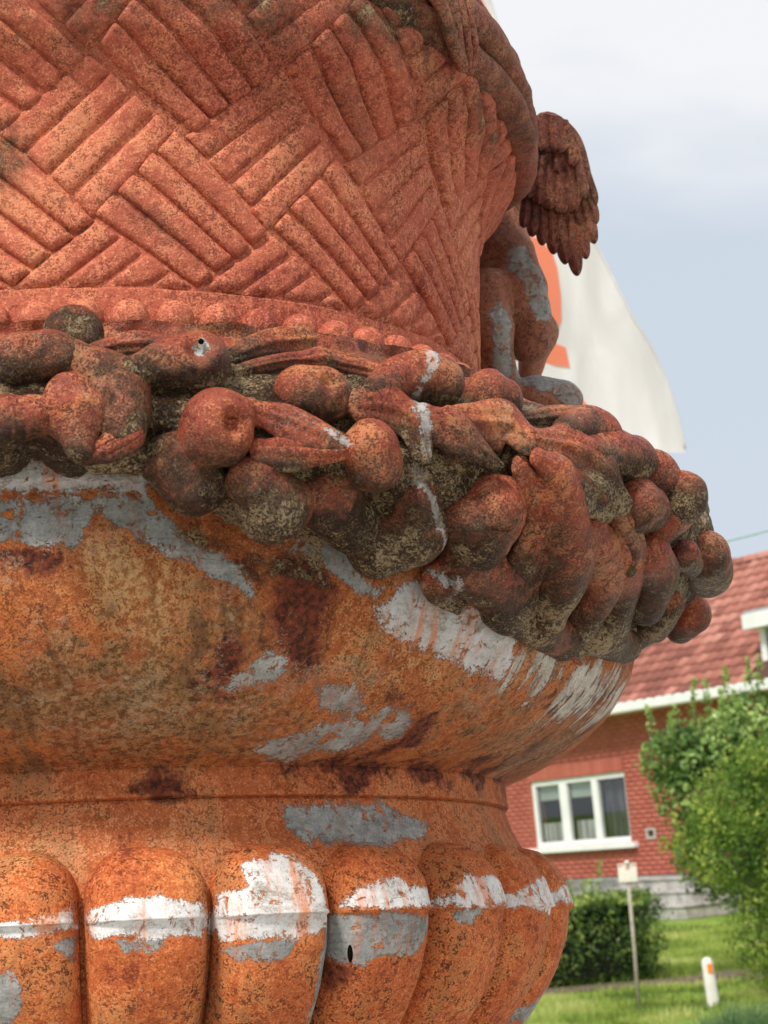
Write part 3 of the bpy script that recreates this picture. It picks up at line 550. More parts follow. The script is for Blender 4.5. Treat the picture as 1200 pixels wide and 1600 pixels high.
def lathe(name, prof, n, mat, parent, zone, wob=.0012, phi0=-180., phi1=180., sub=1, extra=None):
    """prof: list of (z, r)"""
    z = np.array([p[0] for p in prof]); r = np.array([p[1] for p in prof])
    k = np.linspace(0, len(z)-1, (len(z)-1)*sub+1)
    zz = np.interp(k, np.arange(len(z)), z); rr = np.interp(k, np.arange(len(z)), r)
    if sub > 1:   # soften the polyline
        for _ in range(2):
            rr[1:-1] = (rr[:-2]+2*rr[1:-1]+rr[2:])/4; zz[1:-1] = (zz[:-2]+2*zz[1:-1]+zz[2:])/4
    closed = phi1-phi0 >= 360
    ph = np.radians(np.linspace(phi0, phi1, n, endpoint=not closed))
    PH, ZZ = np.meshgrid(ph, zz, indexing='ij'); RR = np.broadcast_to(rr, PH.shape).copy()
    if extra is not None: RR = RR + extra(PH, ZZ)
    P = np.stack([RR*np.sin(PH), -RR*np.cos(PH), ZZ], -1).reshape(-1, 3)
    nz = fbm(P, 7, 1, 3)*wob*1.6 + fbm(P, 38, 5, 2)*wob*.5
    P[:, 0] += np.sin(PH).ravel()*nz; P[:, 1] -= np.cos(PH).ravel()*nz
    F = grid_faces(n, len(zz), closed)
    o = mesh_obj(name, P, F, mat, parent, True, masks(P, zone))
    add_uv(o)
    return o

# bowl under the garland
bowl_prof = [(.60, .50), (.575, .56), (.55, .61), (.52, .652), (.49, .668), (.468, .674), (.450, .674), (.4462, .6735), (.4445, .667), (.4400, .6655), (.425, .668), (.40, .671),
             (.375, .6725), (.355, .6705), (.335, .667), (.310, .659), (.288, .646), (.265, .629), (.242, .600), (.222, .57), (.207, .540),
             (.199, .518), (.1945, .505), (.1925, .5015), (.1905, .498), (.188, .49)]
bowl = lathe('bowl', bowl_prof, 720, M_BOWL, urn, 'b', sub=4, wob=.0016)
# collar band and neck
collar = lathe('collar', [(.1935, .492), (.1915, .4995), (.185, .5005), (.172, .5005), (.1665, .5020), (.1630, .5025), (.1612, .5015), (.1600, .4960), (.1592, .494)],
               720, M_NECK, urn, 'b', sub=4, wob=.0008)
neck = lathe('neck', [(.1625, .488), (.1595, .4955), (.156, .4985), (.146, .5005), (.134, .505), (.123, .510), (.112, .516), (.104, .521), (.095, .524), (.085, .526),
                      (.065, .528), (.040, .528), (.010, .523), (-.03, .506), (-.08, .469), (-.14, .410), (-.20, .345), (-.27, .275), (-.34, .21), (-.38, .17)],
             540, M_NECK, urn, 'b', sub=4, wob=.0012)

# ribs of the gadrooned belly, each a part of its own
RIDGE = [(.112, .5255), (.108, .535), (.094, .552), (.072, .566), (.048, .5735), (.0405, .5745), (.0385, .5728), (.009, .569), (-.026, .556), (-.055, .539), (-.09, .510),
         (-.14, .457), (-.20, .392), (-.26, .322), (-.32, .25), (-.365, .195)]
NECKP = [(.123, .510), (.112, .517), (.100, .527), (.085, .535), (.065, .541), (.040, .5425), (.010, .538), (-.03, .521), (-.08, .484), (-.14, .425), (-.20, .36), (-.27, .29), (-.34, .22), (-.38, .17)]
def pint(prof, z):
    a = sorted(prof); return np.interp(z, [p[0] for p in a], [p[1] for p in a])
NG = 27; DG = 360/NG; G0 = -2.02
for gi in range(NG):
    c = G0 + DG*(gi+.5)
    c = (c+180) % 360 - 180
    front = -40 < c < 110
    nu, nz = (49, 110) if front else (17, 36)
    zt = np.concatenate([np.concatenate([np.linspace(.116, .048, int(nz*.5)-12), np.linspace(.0465, .030, 12)]), np.linspace(.029, -.36, nz-int(nz*.5)+1)[1:]])
    u = np.sin(np.linspace(-math.pi/2, math.pi/2, nu))
    Uu, Zz = np.meshgrid(u, zt, indexing='ij')
    top = .116
    a = .050
    ww = np.where(Zz > top-a, np.sqrt(np.clip(1-((Zz-(top-a))/a)**2, 0, 1)), 1.0)
    ww = ww*(1-.0*Zz)
    wq = ww*.965
    PH = np.radians(c + DG/2*Uu*wq)
    rho_ = np.abs(Uu)
    base = pint(NECKP, Zz) - .020
    ridge = pint(RIDGE, Zz) + .0
    seam = np.where(Zz < .0395, -.0030, 0) + .0012*np.exp(-((Zz-.0410)/.0022)**2)
    capf = np.clip((top-Zz)/.010, 0, 1)**.5
    B = (ridge-base)*capf
    h = base + B*np.power(np.clip(1-rho_**3.6, 0, 1), .42) + seam*(rho_ < .97)
    P = np.stack([h*np.sin(PH), -h*np.cos(PH), Zz], -1).reshape(-1, 3)
    nzv = fbm(P, 14, 3, 3)*.0022 + fbm(P, 60, 9, 2)*.0006
    P[:, 0] += np.sin(PH).ravel()*nzv; P[:, 1] -= np.cos(PH).ravel()*nzv
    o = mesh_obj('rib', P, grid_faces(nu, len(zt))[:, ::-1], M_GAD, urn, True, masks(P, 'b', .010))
    add_uv(o)

# stem and foot below the picture
lathe('foot', [(-.34, .215), (-.37, .20), (-.40, .16), (-.44, .14), (-.50, .145), (-.54, .19), (-.56, .24), (-.575, .33), (-.60, .36), (-.64, .36), (-.645, .1)],
      180, M_NECK, urn, 'b', sub=3)

# ---------------------------------------------------------------- basket
def RB(z):
    return pint([(.50, .480), (.60, .490), (.655, .4945), (.6935, .4955), (.6945, .4935), (.75, .494), (.80, .4965), (.87, .502), (.91, .512), (.94, .530), (.965, .552), (1.0, .566), (1.05, .572), (1.10, .570), (1.14, .55)], z)
zs = np.concatenate([np.linspace(1.14, .70, 90), np.linspace(.698, .688, 11), np.linspace(.686, .56, 20)])
basket = lathe('basket', [(z, float(RB(z))) for z in zs], 720, M_BASK, urn, 'k', wob=.0010)

def strip_mesh(p00, p10, p11, p01, H, nl=26, nw=17, seed=0, skew=0.0):
    """(phi,z) corners; l runs p00->p10, w runs p00->p01"""
    L = .5-.5*np.cos(np.linspace(0, np.pi, nl)); Wd = .5+.5*np.sin(np.linspace(-np.pi/2, np.pi/2, nw))
    l, w = np.meshgrid(L, Wd, indexing='ij')
    g = .05
    w_ = g/2 + w*(1-g)
    ph = (1-l)*(1-w_)*p00[0] + l*(1-w_)*p10[0] + l*w_*p11[0] + (1-l)*w_*p01[0]
    z = (1-l)*(1-w_)*p00[1] + l*(1-w_)*p10[1] + l*w_*p11[1] + (1-l)*w_*p01[1]
    v = 2*w-1
    cross = np.power(np.clip(1-np.abs(v)**5.0, 0, 1), .55)*(1-.10*v*v)
    e_ = np.minimum(l, 1-l)*(nl-1)
    endt = np.clip((np.minimum(l, 1-l)/.035), 0, 1)**.5
    keep = np.clip((z-.6955)/.006, 0, 1)
    z = np.maximum(z, .6955)
    h = H*cross*(.10+.90*endt)*keep - .0025*(1-cross)
    PH = np.radians(ph); r = RB(z)+h
    P = np.stack([r*np.sin(PH), -r*np.cos(PH), z], -1).reshape(-1, 3)
    n_ = fbm(P, 26, seed, 3)*.0010 + fbm(P, 90, seed+4, 2)*.0005
    P[:, 0] += np.sin(PH).ravel()*n_; P[:, 1] -= np.cos(PH).ravel()*n_
    return P, grid_faces(nl, nw)

BLK = {  # (phi, z) corners left, bottom, right, top; '\' strips run left->bottom, '/' strips run left->top
    'B': ((.9, .774), (13.3, .698), (23.2, .769), (10.6, .871), 'd', .0085),
    'U': ((1.2, .945), (13.0, .868), (22.9, .938), (9.6, 1.040), 'd', .0085),
    'V': ((12.0, .868), (23.4, .770), (33.4, .869), (22.9, .943), 'u', .0060),
    'W': ((13.4, .697), (23.6, .625), (35.6, .697), (23.3, .768), 'u', .0052),
    'T': ((12.2, 1.036), (22.9, .941), (33.0, 1.035), (22.4, 1.115), 'u', .0056),
}
for kk in range(-3, 6):
    for key, (Lc, Bc, Rc, Tc, dr_, H) in BLK.items():
        for i in range(4):
            a, b = i/4, (i+1)/4
            lerp = lambda p, q, t: (p[0]+(q[0]-p[0])*t, p[1]+(q[1]-p[1])*t)
            if dr_ == 'd':    # strip i: from left-top side to bottom-right side
                p00, p10 = lerp(Lc, Tc, a), lerp(Bc, Rc, a)
                p01, p11 = lerp(Lc, Tc, b), lerp(Bc, Rc, b)
            else:
                p00, p10 = lerp(Lc, Bc, a), lerp(Tc, Rc, a)
                p01, p11 = lerp(Lc, Bc, b), lerp(Tc, Rc, b)
            if max(p00[1], p10[1], p01[1], p11[1]) < .702: continue
            jit = lambda p: (p[0]+kk*22.5+random.uniform(-.25, .25), p[1]+random.uniform(-.0015, .0015))
            P, F = strip_mesh(jit(p00), jit(p10), jit(p11), jit(p01), H*random.uniform(.9, 1.1), seed=kk*31+i*7+len(key),
                              skew=.0)
            if dr_ == 'u': F = F[:, ::-1]
            mk = masks(P, 'k')
            o = mesh_obj('woven_strip', P, F if dr_ == 'd' else F, M_BASK, basket, True, mk)
            add_uv(o)

# string of beads round the foot of the basket
nu, nv = 20, 13
th_ = np.linspace(0, 2*math.pi, nu, endpoint=False); ps = np.linspace(0, math.pi, nv)
for bi in range(67):
    ph = rad(4.72 + 360/67*bi)
    T_, S_ = np.meshgrid(th_, ps, indexing='ij')
    rb = .0208*random.uniform(.96, 1.04)
    er = np.array([math.sin(ph), -math.cos(ph), 0]); et = np.array([math.cos(ph), math.sin(ph), 0])
    cen = er*.5060 + np.array([0, 0, .6565+random.uniform(-.001, .001)])
    P = (cen + (np.sin(S_)*np.cos(T_))[..., None]*et*rb*.99 + (np.sin(S_)*np.sin(T_))[..., None]*er*rb*.92 + np.cos(S_)[..., None]*np.array([0, 0, rb])).reshape(-1, 3)
    P += er*(fbm(P, 60, bi, 2)*.0012)[:, None]
    mk = masks(P, 'k')
    o = mesh_obj('bead', P, grid_faces(nu, nv, True)[:, ::-1], M_BASK, basket, True, mk)
    add_uv(o)

# ---------------------------------------------------------------- swept bodies
def cat_rom(C, R, n):
    C = np.asarray(C, float); R = np.asarray(R, float)
    if len(C) == 1: return np.repeat(C, 2, 0)+np.array([[0, 0, -1e-4], [0, 0, 1e-4]]), np.repeat(R, 2)
    A = np.concatenate([C, R[:, None]], 1)
    A = np.vstack([2*A[0]-A[1], A, 2*A[-1]-A[-2]])
    out = []
    segs = len(C)-1
    for t in np.linspace(0, segs, n):
        i = min(int(t), segs-1); f = t-i
        p0, p1, p2, p3 = A[i:i+4]
        out.append(.5*((2*p1)+(-p0+p2)*f+(2*p0-5*p1+4*p2-p3)*f*f+(-p0+3*p1-3*p2+p3)*f**3))
    out = np.array(out)
    return out[:, :3], np.maximum(out[:, 3], R.min()*.6)

def sweep(C, R, flat=1.0, out_dir=None, nr=30, nmid=16, ncap=8, lens=False):
    """a tube of varying radius with rounded ends; flat scales it along out_dir"""
    Cm, Rm = cat_rom(C, R, nmid)
    d0 = Cm[1]-Cm[0]; d0 /= np.linalg.norm(d0); d1 = Cm[-1]-Cm[-2]; d1 /= np.linalg.norm(d1)
    pts, rad_, tan = [], [], []
    for a in np.linspace(math.pi/2, 0, ncap, endpoint=False):
        pts.append(Cm[0]-d0*Rm[0]*math.sin(a)); rad_.append(Rm[0]*math.cos(a)); tan.append(d0)
    for i in range(len(Cm)):
        t = Cm[min(i+1, len(Cm)-1)]-Cm[max(i-1, 0)]
        pts.append(Cm[i]); rad_.append(Rm[i]); tan.append(t/np.linalg.norm(t))
    for a in np.linspace(0, math.pi/2, ncap+1)[1:]:
        pts.append(Cm[-1]+d1*Rm[-1]*math.sin(a)); rad_.append(Rm[-1]*math.cos(a)); tan.append(d1)
    pts = np.array(pts); rad_ = np.array(rad_); tan = np.array(tan)
    w = np.linspace(0, 2*math.pi, nr, endpoint=False)
    V = []; dirs = []
    for p, r, t in zip(pts, rad_, tan):
        od = np.array([p[0], p[1], 0.0]) if out_dir is None else np.array(out_dir, float)
        od = od/np.linalg.norm(od)
        od = od - t*od.dot(t); nl = np.linalg.norm(od)
        od = od/nl if nl > 1e-3 else np.array([0, 0, 1.])
        sd_ = np.cross(t, od)
        if lens:    # sharp-edged blade with a raised midrib
            sw_ = np.sin(w); dep = np.sign(sw_)*np.abs(sw_)**1.35*flat + np.where(sw_ > 0, .16*np.exp(-(np.cos(w)/.16)**2) - .12*np.exp(-((np.abs(np.cos(w))-.34)/.16)**2), 0)
            V.append(p + r*(np.cos(w)[:, None]*1.12*sd_ + dep[:, None]*od))
        else:
            V.append(p + r*(np.cos(w)[:, None]*sd_ + np.sin(w)[:, None]*od*flat))
    V = np.array(V).reshape(-1, 3)
    n = len(pts); F = []
    I, J = np.meshgrid(np.arange(n-1), np.arange(nr), indexing='ij')
    F = np.stack([I*nr+J, I*nr+(J+1) % nr, (I+1)*nr+(J+1) % nr, (I+1)*nr+J], -1).reshape(-1, 4)
    return V, F, Cm, Rm

def normals(V, F):
    n = np.cross(V[F[:, 2]]-V[F[:, 0]], V[F[:, 3]]-V[F[:, 1]])
    N = np.zeros_like(V)
    for k in range(4): np.add.at(N, F[:, k], n)
    return N/(np.linalg.norm(N, axis=1, keepdims=True)+1e-12)

def cyl(r, p, z):
    p = rad(p); return (r*math.sin(p), -r*math.cos(p), z)

# ---------------------------------------------------------------- garland
# further fruit round the back, continuing the swag
back = []
for k in range(120):
    ph = random.uniform(96, 348)
    sw = .02*math.cos(rad((ph-60)*4))
    zc = random.choice([.37, .43, .49, .55, .59]) + random.uniform(-.02, .02) + sw
    rr = float(pint([(.30, .63), (.38, .71), (.46, .745), (.54, .72), (.60, .66), (.66, .60)], zc))
    R = random.uniform(.022, .036)
    if random.random() < .35:
        a = random.uniform(-1, 1)
        back.append(('leaf', .75, .5, [(rr+.015, ph-2.5, zc-.02*a, .008), (rr+.025, ph, zc, .018), (rr+.02, ph+2.5, zc+.02*a, .006)]))
    else:
        back.append(('fruit', 1.0, .4, [(rr, ph, zc, R), (rr, ph+random.uniform(-1.5, 1.5), zc+random.uniform(-.02, .02), R*.9)]))

def core_extra(ph): return 0
def core_bottom(p):   # lower edge of the swag, in urn height, by bearing
    return np.interp(p, [-180, -60, -9, 3, 8, 13, 20, 28, 36, 60, 110, 150, 180], [.34, .36, .455, .455, .42, .395, .385, .375, .345, .335, .335, .37, .34])
nph, nz = 900, 64
ph = np.linspace(-180, 180, nph, endpoint=False)
s_ = np.linspace(0, 1, nz)
zb_n = fbm(np.stack([np.sin(np.radians(ph))*.7, np.cos(np.radians(ph))*.7, ph*0], -1), 28, 6, 3)*.016
PHd, S = np.meshgrid(ph, s_, indexing='ij')
zb = core_bottom(PHd)+zb_n[:, None]; zt_ = .635
Zc = zb + (zt_-zb)*S
env = pint([(.20, .60), (.30, .66), (.34, .69), (.38, .745), (.42, .782), (.46, .796), (.50, .785), (.54, .765), (.58, .73), (.62, .67), (.66, .60)], Zc)
tuck = np.clip((Zc-zb)/.050, 0, 1)
env = np.where(Zc > .50, pint([(.20, .60), (.30, .66), (.34, .69), (.38, .745), (.42, .782), (.46, .796), (.50, .785), (.54, .765), (.58, .73), (.62, .67), (.66, .60)], Zc+.04*np.clip((Zc-.50)/.06, 0, 1)), env)
Rc = .655 + (env-.022-.655)*np.sqrt(1-(1-tuck)**2) - .004*(1-tuck)
Rc = np.where(Zc > .60, np.minimum(Rc, env-.03), Rc)
P = np.stack([Rc*np.sin(np.radians(PHd)), -Rc*np.cos(np.radians(PHd)), Zc], -1).reshape(-1, 3)
dn = fbm(P, 22, 2, 3)*.012
P[:, 0] += np.sin(np.radians(PHd)).ravel()*dn; P[:, 1] -= np.cos(np.radians(PHd)).ravel()*dn
mk = masks(P, 'g'); mk['crust_shade'] = np.clip(1.0-(P[:, 2]-.54)/.03*.75, .2, 1.0)
garland = mesh_obj('garland', P, grid_faces(nph, nz, True), M_GARL, urn, True, mk)
add_uv(garland)

bodies = []
for name, flat, clean, nodes in ITEMS+back:
    C = [cyl(r, p, z) for r, p, z, R in nodes]; R = [n[3] for n in nodes]
    front = -20 < nodes[0][1] < 95
    if len(C) == 1: C = [C[0], (C[0][0], C[0][1], C[0][2]-.004)]; R = R*2
    V, F, Cm, Rm = sweep(C, R, flat, nr=44 if front else 16, nmid=26 if front else 8, ncap=12 if front else 5, lens=(name == 'leaf'))
    bodies.append([name, flat, clean, V, F, Cm, Rm, front])
allC = np.concatenate([b[5] for b in bodies]); allR = np.concatenate([b[6]*(.5+.5*b[1]) for b in bodies])
own = np.concatenate([np.full(len(b[5]), i) for i, b in enumerate(bodies)])
FIL = .023
for i, (name, flat, clean, V, F, Cm, Rm, front) in enumerate(bodies):
    cen = V.mean(0); ext = np.linalg.norm(V-cen, axis=1).max()
    near = (own != i) & (np.linalg.norm(allC-cen, axis=1) < ext+allR+FIL)
    N = normals(V, F)
    if (N*(V-cen)).sum() < 0: N = -N; F = F[:, ::-1]
    if near.any():
        D = np.linalg.norm(V[:, None]-allC[near][None], axis=2)-allR[near][None]
        ow = own[near]
        add = np.zeros(len(V)); hid = np.zeros(len(V))
        for j in np.unique(ow):
            dj = D[:, ow == j].min(1)
            add = np.maximum(add, np.clip(FIL-np.abs(dj), 0, None)**2/(4*FIL))
        V = V + N*add[:, None]
    # cast unevenness, seed per piece
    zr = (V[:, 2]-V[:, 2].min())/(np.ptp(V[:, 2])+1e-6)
    V = V + N*(fbm(V, 13, i, 2)*.0022 + fbm(V, 48, i+50, 2)*.0004)[:, None]
    for (dc, dr2, dd) in DENTS:
        q = np.linalg.norm(V-np.array(dc), axis=1)
        if q.min() < dr2*1.6:
            V = V - N*(dd*np.exp(-(q/dr2)**2) - .25*dd*np.exp(-((q-dr2*1.5)/(dr2*.45))**2))[:, None]
    mk = masks(V, 'g', .008)
    gro = fbm(V, 10, i+9, 3)
    mk['crust_shade'] = np.clip(.92-clean*.88 + .45*gro - (zr-.40)*1.5*(.35+clean), -.35, 1.15)
    if not front: mk['crust_shade'] = np.clip(mk['crust_shade'], .3, 1)
    o = mesh_obj(name, V, F, M_GARL, garland, True, mk)
    add_uv(o)

V, F, _, _ = sweep([cyl(*TWIG[0]), cyl(*TWIG[1])], [.0022, .0028], nr=10, nmid=6, ncap=4)
mesh_obj('twig', V, F, M_RIM, garland, True, {k: np.full(len(V), .0) for k in ('grey', 'white', 'drip', 'maroon', 'ochre', 'crust_shade', 'olive')})
# small rusted-through holes
M_HOLE = NT('dark_hole').bsdf((.006, .005, .004), .95, spec=.0)
for hp, hr, par in (((.0995, -.7735, .5482), (.0024, .002, .0022), garland), (HOLE2, (.0024, .0040, .0070), urn)):
    w_ = np.linspace(0, 2*np.pi, 14, endpoint=False); q_ = np.linspace(0, np.pi, 8)
    A_, B_ = np.meshgrid(w_, q_, indexing='ij'); jj = 1+.25*np.sin(A_*3+1)+.15*np.sin(A_*5)
    Vh = np.stack([hp[0]+hr[0]*jj*np.sin(B_)*np.cos(A_), hp[1]+hr[1]*np.sin(B_)*np.sin(A_), hp[2]+hr[2]*jj*np.cos(B_)], -1).reshape(-1, 3)
    mesh_obj('hole', Vh, grid_faces(14, 8, True)[:, ::-1], M_HOLE, par)

# ---------------------------------------------------------------- rim of twisted strands and ribbons
def zlow(p):
    return np.interp(p, [-180, -120, -60, -20, 20, 30, 34, 40, 46, 55, 65, 80, 110, 140, 180],
                     [1.05, 1.0, 1.06, 1.07, 1.06, 1.05, 1.040, 1.022, 1.003, .992, .985, .972, 1.0, 1.04, 1.05])
rim = empty('rim', parent=urn)
def closed_strand(name, r0_, dz, a, b, seed, tw=0.0, n=420, m=22, flute=0.0):
    p = np.linspace(-180, 180, n, endpoint=False); w = np.linspace(0, 2*math.pi, m, endpoint=False)
    PP, Wm = np.meshgrid(p, w, indexing='ij')
    pr = np.radians(PP)
    zc = zlow(PP)+dz + .006*np.sin(pr*7+seed); rc = r0_ + .004*np.sin(pr*5+seed*2)
    fl = 1+flute*np.cos(Wm*3+tw*pr*10)
    r = rc + a*np.cos(Wm)*fl; z = zc + b*np.sin(Wm)*fl
    P = np.stack([r*np.sin(pr), -r*np.cos(pr), z], -1).reshape(-1, 3)
    nzv = fbm(P, 22, seed, 3)*.003
    P[:, 0] += np.sin(pr).ravel()*nzv; P[:, 1] -= np.cos(pr).ravel()*nzv
    I, J = np.meshgrid(np.arange(n), np.arange(m), indexing='ij')
    F = np.stack([I*m+J, ((I+1) % n)*m+J, ((I+1) % n)*m+(J+1) % m, I*m+(J+1) % m], -1).reshape(-1, 4)
    mk = masks(P, 'k'); mk['crust_shade'] = np.maximum(mk['crust_shade'], np.clip(.18+fbm(P, 6, seed+2, 2)*.5, 0, .8))
    o = mesh_obj(name, P, F, M_RIM, rim, True, mk); add_uv(o)
    return o
closed_strand('strand', .5660, .022, .0235, .0225, 1, tw=.6, flute=.06)
closed_strand('strand', .5770, .064, .0215, .0215, 2, tw=-.4, flute=.06)
closed_strand('strand', .5640, .105, .0215, .021, 3, tw=.5, flute=.06)
closed_strand('rim_band', .5450, .065, .0200, .062, 4)
for k, rb_nodes in enumerate(RIBBONS + [[(r, p+170, z, R) for r, p, z, R in q] for q in RIBBONS]):
    V, F, _, _ = sweep([cyl(r, p, z) for r, p, z, R in rb_nodes], [n[3] for n in rb_nodes], .8, nr=18, nmid=26)
    N = normals(V, F)
    V = V + N*(fbm(V, 40, k, 2)*.0015)[:, None]
    mk = masks(V, 'k'); mk['crust_shade'] = np.clip(.40+fbm(V, 12, k, 2)*.5, 0, .9)
    o = mesh_obj('ribbon', V, F, M_RIM, rim, True, mk); add_uv(o)
# inner wall so that the basket is a vessel
lathe('basket_floor', [(1.14, .55), (1.10, .53), (1.0, .50), (.9, .46), (.85, .3), (.85, .001)], 96, M_RIM, urn, 'x')

# ---------------------------------------------------------------- cherub clinging to the far side
def surface_nets(fn, lo, hi, n):
    ax_ = [np.linspace(lo[i], hi[i], n[i]) for i in range(3)]
    X, Y, Z = np.meshgrid(*ax_, indexing='ij')
    S = fn(np.stack([X, Y, Z], -1).reshape(-1, 3)).reshape(n)
    ins = S < 0
    nx, ny, nz_ = n[0]-1, n[1]-1, n[2]-1
    cnt = np.zeros((nx, ny, nz_)); acc = np.zeros((nx, ny, nz_, 3))
    corners = [(a, b, c) for a in (0, 1) for b in (0, 1) for c in (0, 1)]
    st_ = np.array([ax_[i][1]-ax_[i][0] for i in range(3)])
    for i, c0 in enumerate(corners):
        for c1 in corners[i+1:]:
            if sum(abs(p-q) for p, q in zip(c0, c1)) != 1: continue
            a = S[c0[0]:c0[0]+nx, c0[1]:c0[1]+ny, c0[2]:c0[2]+nz_]; b = S[c1[0]:c1[0]+nx, c1[1]:c1[1]+ny, c1[2]:c1[2]+nz_]
            cr_ = (a < 0) != (b < 0)
            t = np.where(cr_, a/(a-b+1e-12), 0)
            for k in range(3): acc[..., k] += np.where(cr_, c0[k]+t*(c1[k]-c0[k]), 0)
            cnt += cr_
    act = cnt > 0
    idx = -np.ones((nx, ny, nz_), int); idx[act] = np.arange(act.sum())
    ii = np.argwhere(act)
    V = np.array(lo) + (ii + acc[act]/cnt[act][:, None])*st_
    F = []
    for axn in range(3):
        sl0 = [slice(1, -1)]*3; sl1 = [slice(1, -1)]*3
        sl0[axn] = slice(0, n[axn]-1); sl1[axn] = slice(1, n[axn])
        a = ins[tuple(sl0)]; b = ins[tuple(sl1)]
        for flip, m in ((False, a & ~b), (True, ~a & b)):
            q = np.argwhere(m)
            o1, o2 = [k for k in range(3) if k != axn]
            base = q.copy(); 
            for k in range(3):
                if k != axn: base[:, k] += 1
            def cell(d1, d2):
                c = base.copy(); c[:, o1] -= d1; c[:, o2] -= d2
                return idx[c[:, 0], c[:, 1], c[:, 2]]
            f = np.stack([cell(0, 0), cell(1, 0), cell(1, 1), cell(0, 1)], -1)
            if flip ^ (axn == 1): f = f[:, ::-1]
            F.append(f)
    F = np.concatenate(F); F = F[(F >= 0).all(1)]
    return V, F

def caps_sdf(P, caps, k=.012):
    """caps: (a, b, ra, rb)"""
    res = None
    for a, b, ra, rb in caps:
        a = np.array(a); b = np.array(b); ab = b-a
        t = np.clip(((P-a)@ab)/(ab@ab+1e-12), 0, 1)
        d = np.linalg.norm(P-a-t[:, None]*ab, axis=1)-(ra+(rb-ra)*t)
        if res is None: res = d
        else:
            h = np.clip(.5+.5*(res-d)/k, 0, 1)
            res = res*(1-h)+d*h-k*h*(1-h)
    return res

CH = CHERUB['body']
caps = [(a, b, ra, rb) for a, b, ra, rb in CH]
Pc = np.array([c[0] for c in caps]+[c[1] for c in caps])
lo, hi = Pc.min(0)-.07, Pc.max(0)+.07
nn = tuple(int(x)+1 for x in (hi-lo)/.0042)
V, F = surface_nets(lambda P: caps_sdf(P, caps), lo, hi, nn)
N = normals(V, F)
V = V + N*(fbm(V, 22, 4, 3)*.0022)[:, None]
stre = CHERUB['streak']
dmin = np.full(len(V), 9.)
for a, b in zip(stre[:-1], stre[1:]):
    if a is None or b is None: continue
    a = np.array(a[:3]); b = np.array(b[:3]); ab = b-a; t = np.clip(((V-a)@ab)/(ab@ab), 0, 1)
    dmin = np.minimum(dmin, np.linalg.norm(V-a-t[:, None]*ab, axis=1))
mk = {k: np.zeros(len(V)) for k in ('white', 'drip', 'maroon', 'ochre', 'crust_shade', 'olive')}
mk['grey'] = np.clip(.5+(.021-dmin)/.014*.5, 0, 1)
mk['crust_shade'] = np.clip(fbm(V, 8, 3, 2)*.6, 0, .6)
cherub = mesh_obj('cherub', V, F, M_CHER, urn, True, mk)
add_uv(cherub)
cherub['label'] = 'small winged child figure kneeling behind the basket, brown with grey paint runs'
# tousled hair
hc = np.array(CHERUB['head'])
hv = []; hf = []; off = 0
for k in range(60):
    d = np.array([random.gauss(0, 1), random.gauss(0, 1), random.gauss(.5, .8)]); d /= np.linalg.norm(d)
    tng = np.cross(d, [random.gauss(0, 1), random.gauss(0, 1), random.gauss(0, 1)]); tng /= np.linalg.norm(tng)
    c0 = hc + d*.038
    v_, f_, _, _ = sweep([c0-tng*.009, c0+d*.004, c0+tng*.009], [.003, .006, .003], 1.0, out_dir=d, nr=8, nmid=5, ncap=3)
    hv.append(v_); hf.append(f_+off); off += len(v_)
hv = np.concatenate(hv); hf = np.concatenate(hf)
o = mesh_obj('hair', hv, hf, M_CHER, cherub, True, {k: np.zeros(len(hv)) for k in ('grey', 'white', 'drip', 'maroon', 'ochre', 'crust_shade', 'olive')})

def feather(root, tip, width, nrm, L=20, Wn=7, lift=0.0, curl=0.0):
    root, tip, nrm = np.array(root), np.array(tip), np.array(nrm, float)
    ax_ = tip-root; ln = np.linalg.norm(ax_); ax_ = ax_/ln
    nrm = nrm-ax_*nrm.dot(ax_); nrm /= np.linalg.norm(nrm); sd_ = np.cross(ax_, nrm)
    t = np.concatenate([np.linspace(0, .78, L-9), .78+.22*np.sin(np.linspace(.12, 1, 9)*np.pi/2)]); v = np.linspace(-1, 1, Wn)
    T, Vv = np.meshgrid(t, v, indexing='ij')
    wd = width*np.power(np.clip(1-np.clip((T-.80)/.20, 0, 1)**2.0, 0, 1), .5)*(.75+.25*np.clip(T/.3, 0, 1))
    top = root + T[..., None]*ax_*ln + (Vv*wd)[..., None]*sd_ + ((lift*(1-T) + width*.62*(1-Vv**2) + width*.25*np.exp(-(Vv/.16)**2) - curl*T**2 + width*.05*np.cos(Vv*9+T*26)))[..., None]*nrm
    bot = top - nrm*width*.7
    A = top.reshape(-1, 3); B = bot.reshape(-1, 3); n = len(A)
    F = grid_faces(L, Wn)
    edge = []
    for i in range(L-1): edge += [(i*Wn, (i+1)*Wn, (i+1)*Wn+n, i*Wn+n), ((i+1)*Wn-1+0, (i+1)*Wn-1+n, (i+2)*Wn-1+n, (i+2)*Wn-1)]
    for j in range(Wn-1): edge += [((L-1)*Wn+j, (L-1)*Wn+j+1, (L-1)*Wn+j+1+n, (L-1)*Wn+j+n)]
    return np.concatenate([A, B]), np.concatenate([F, F[:, ::-1]+n, np.array(edge)])

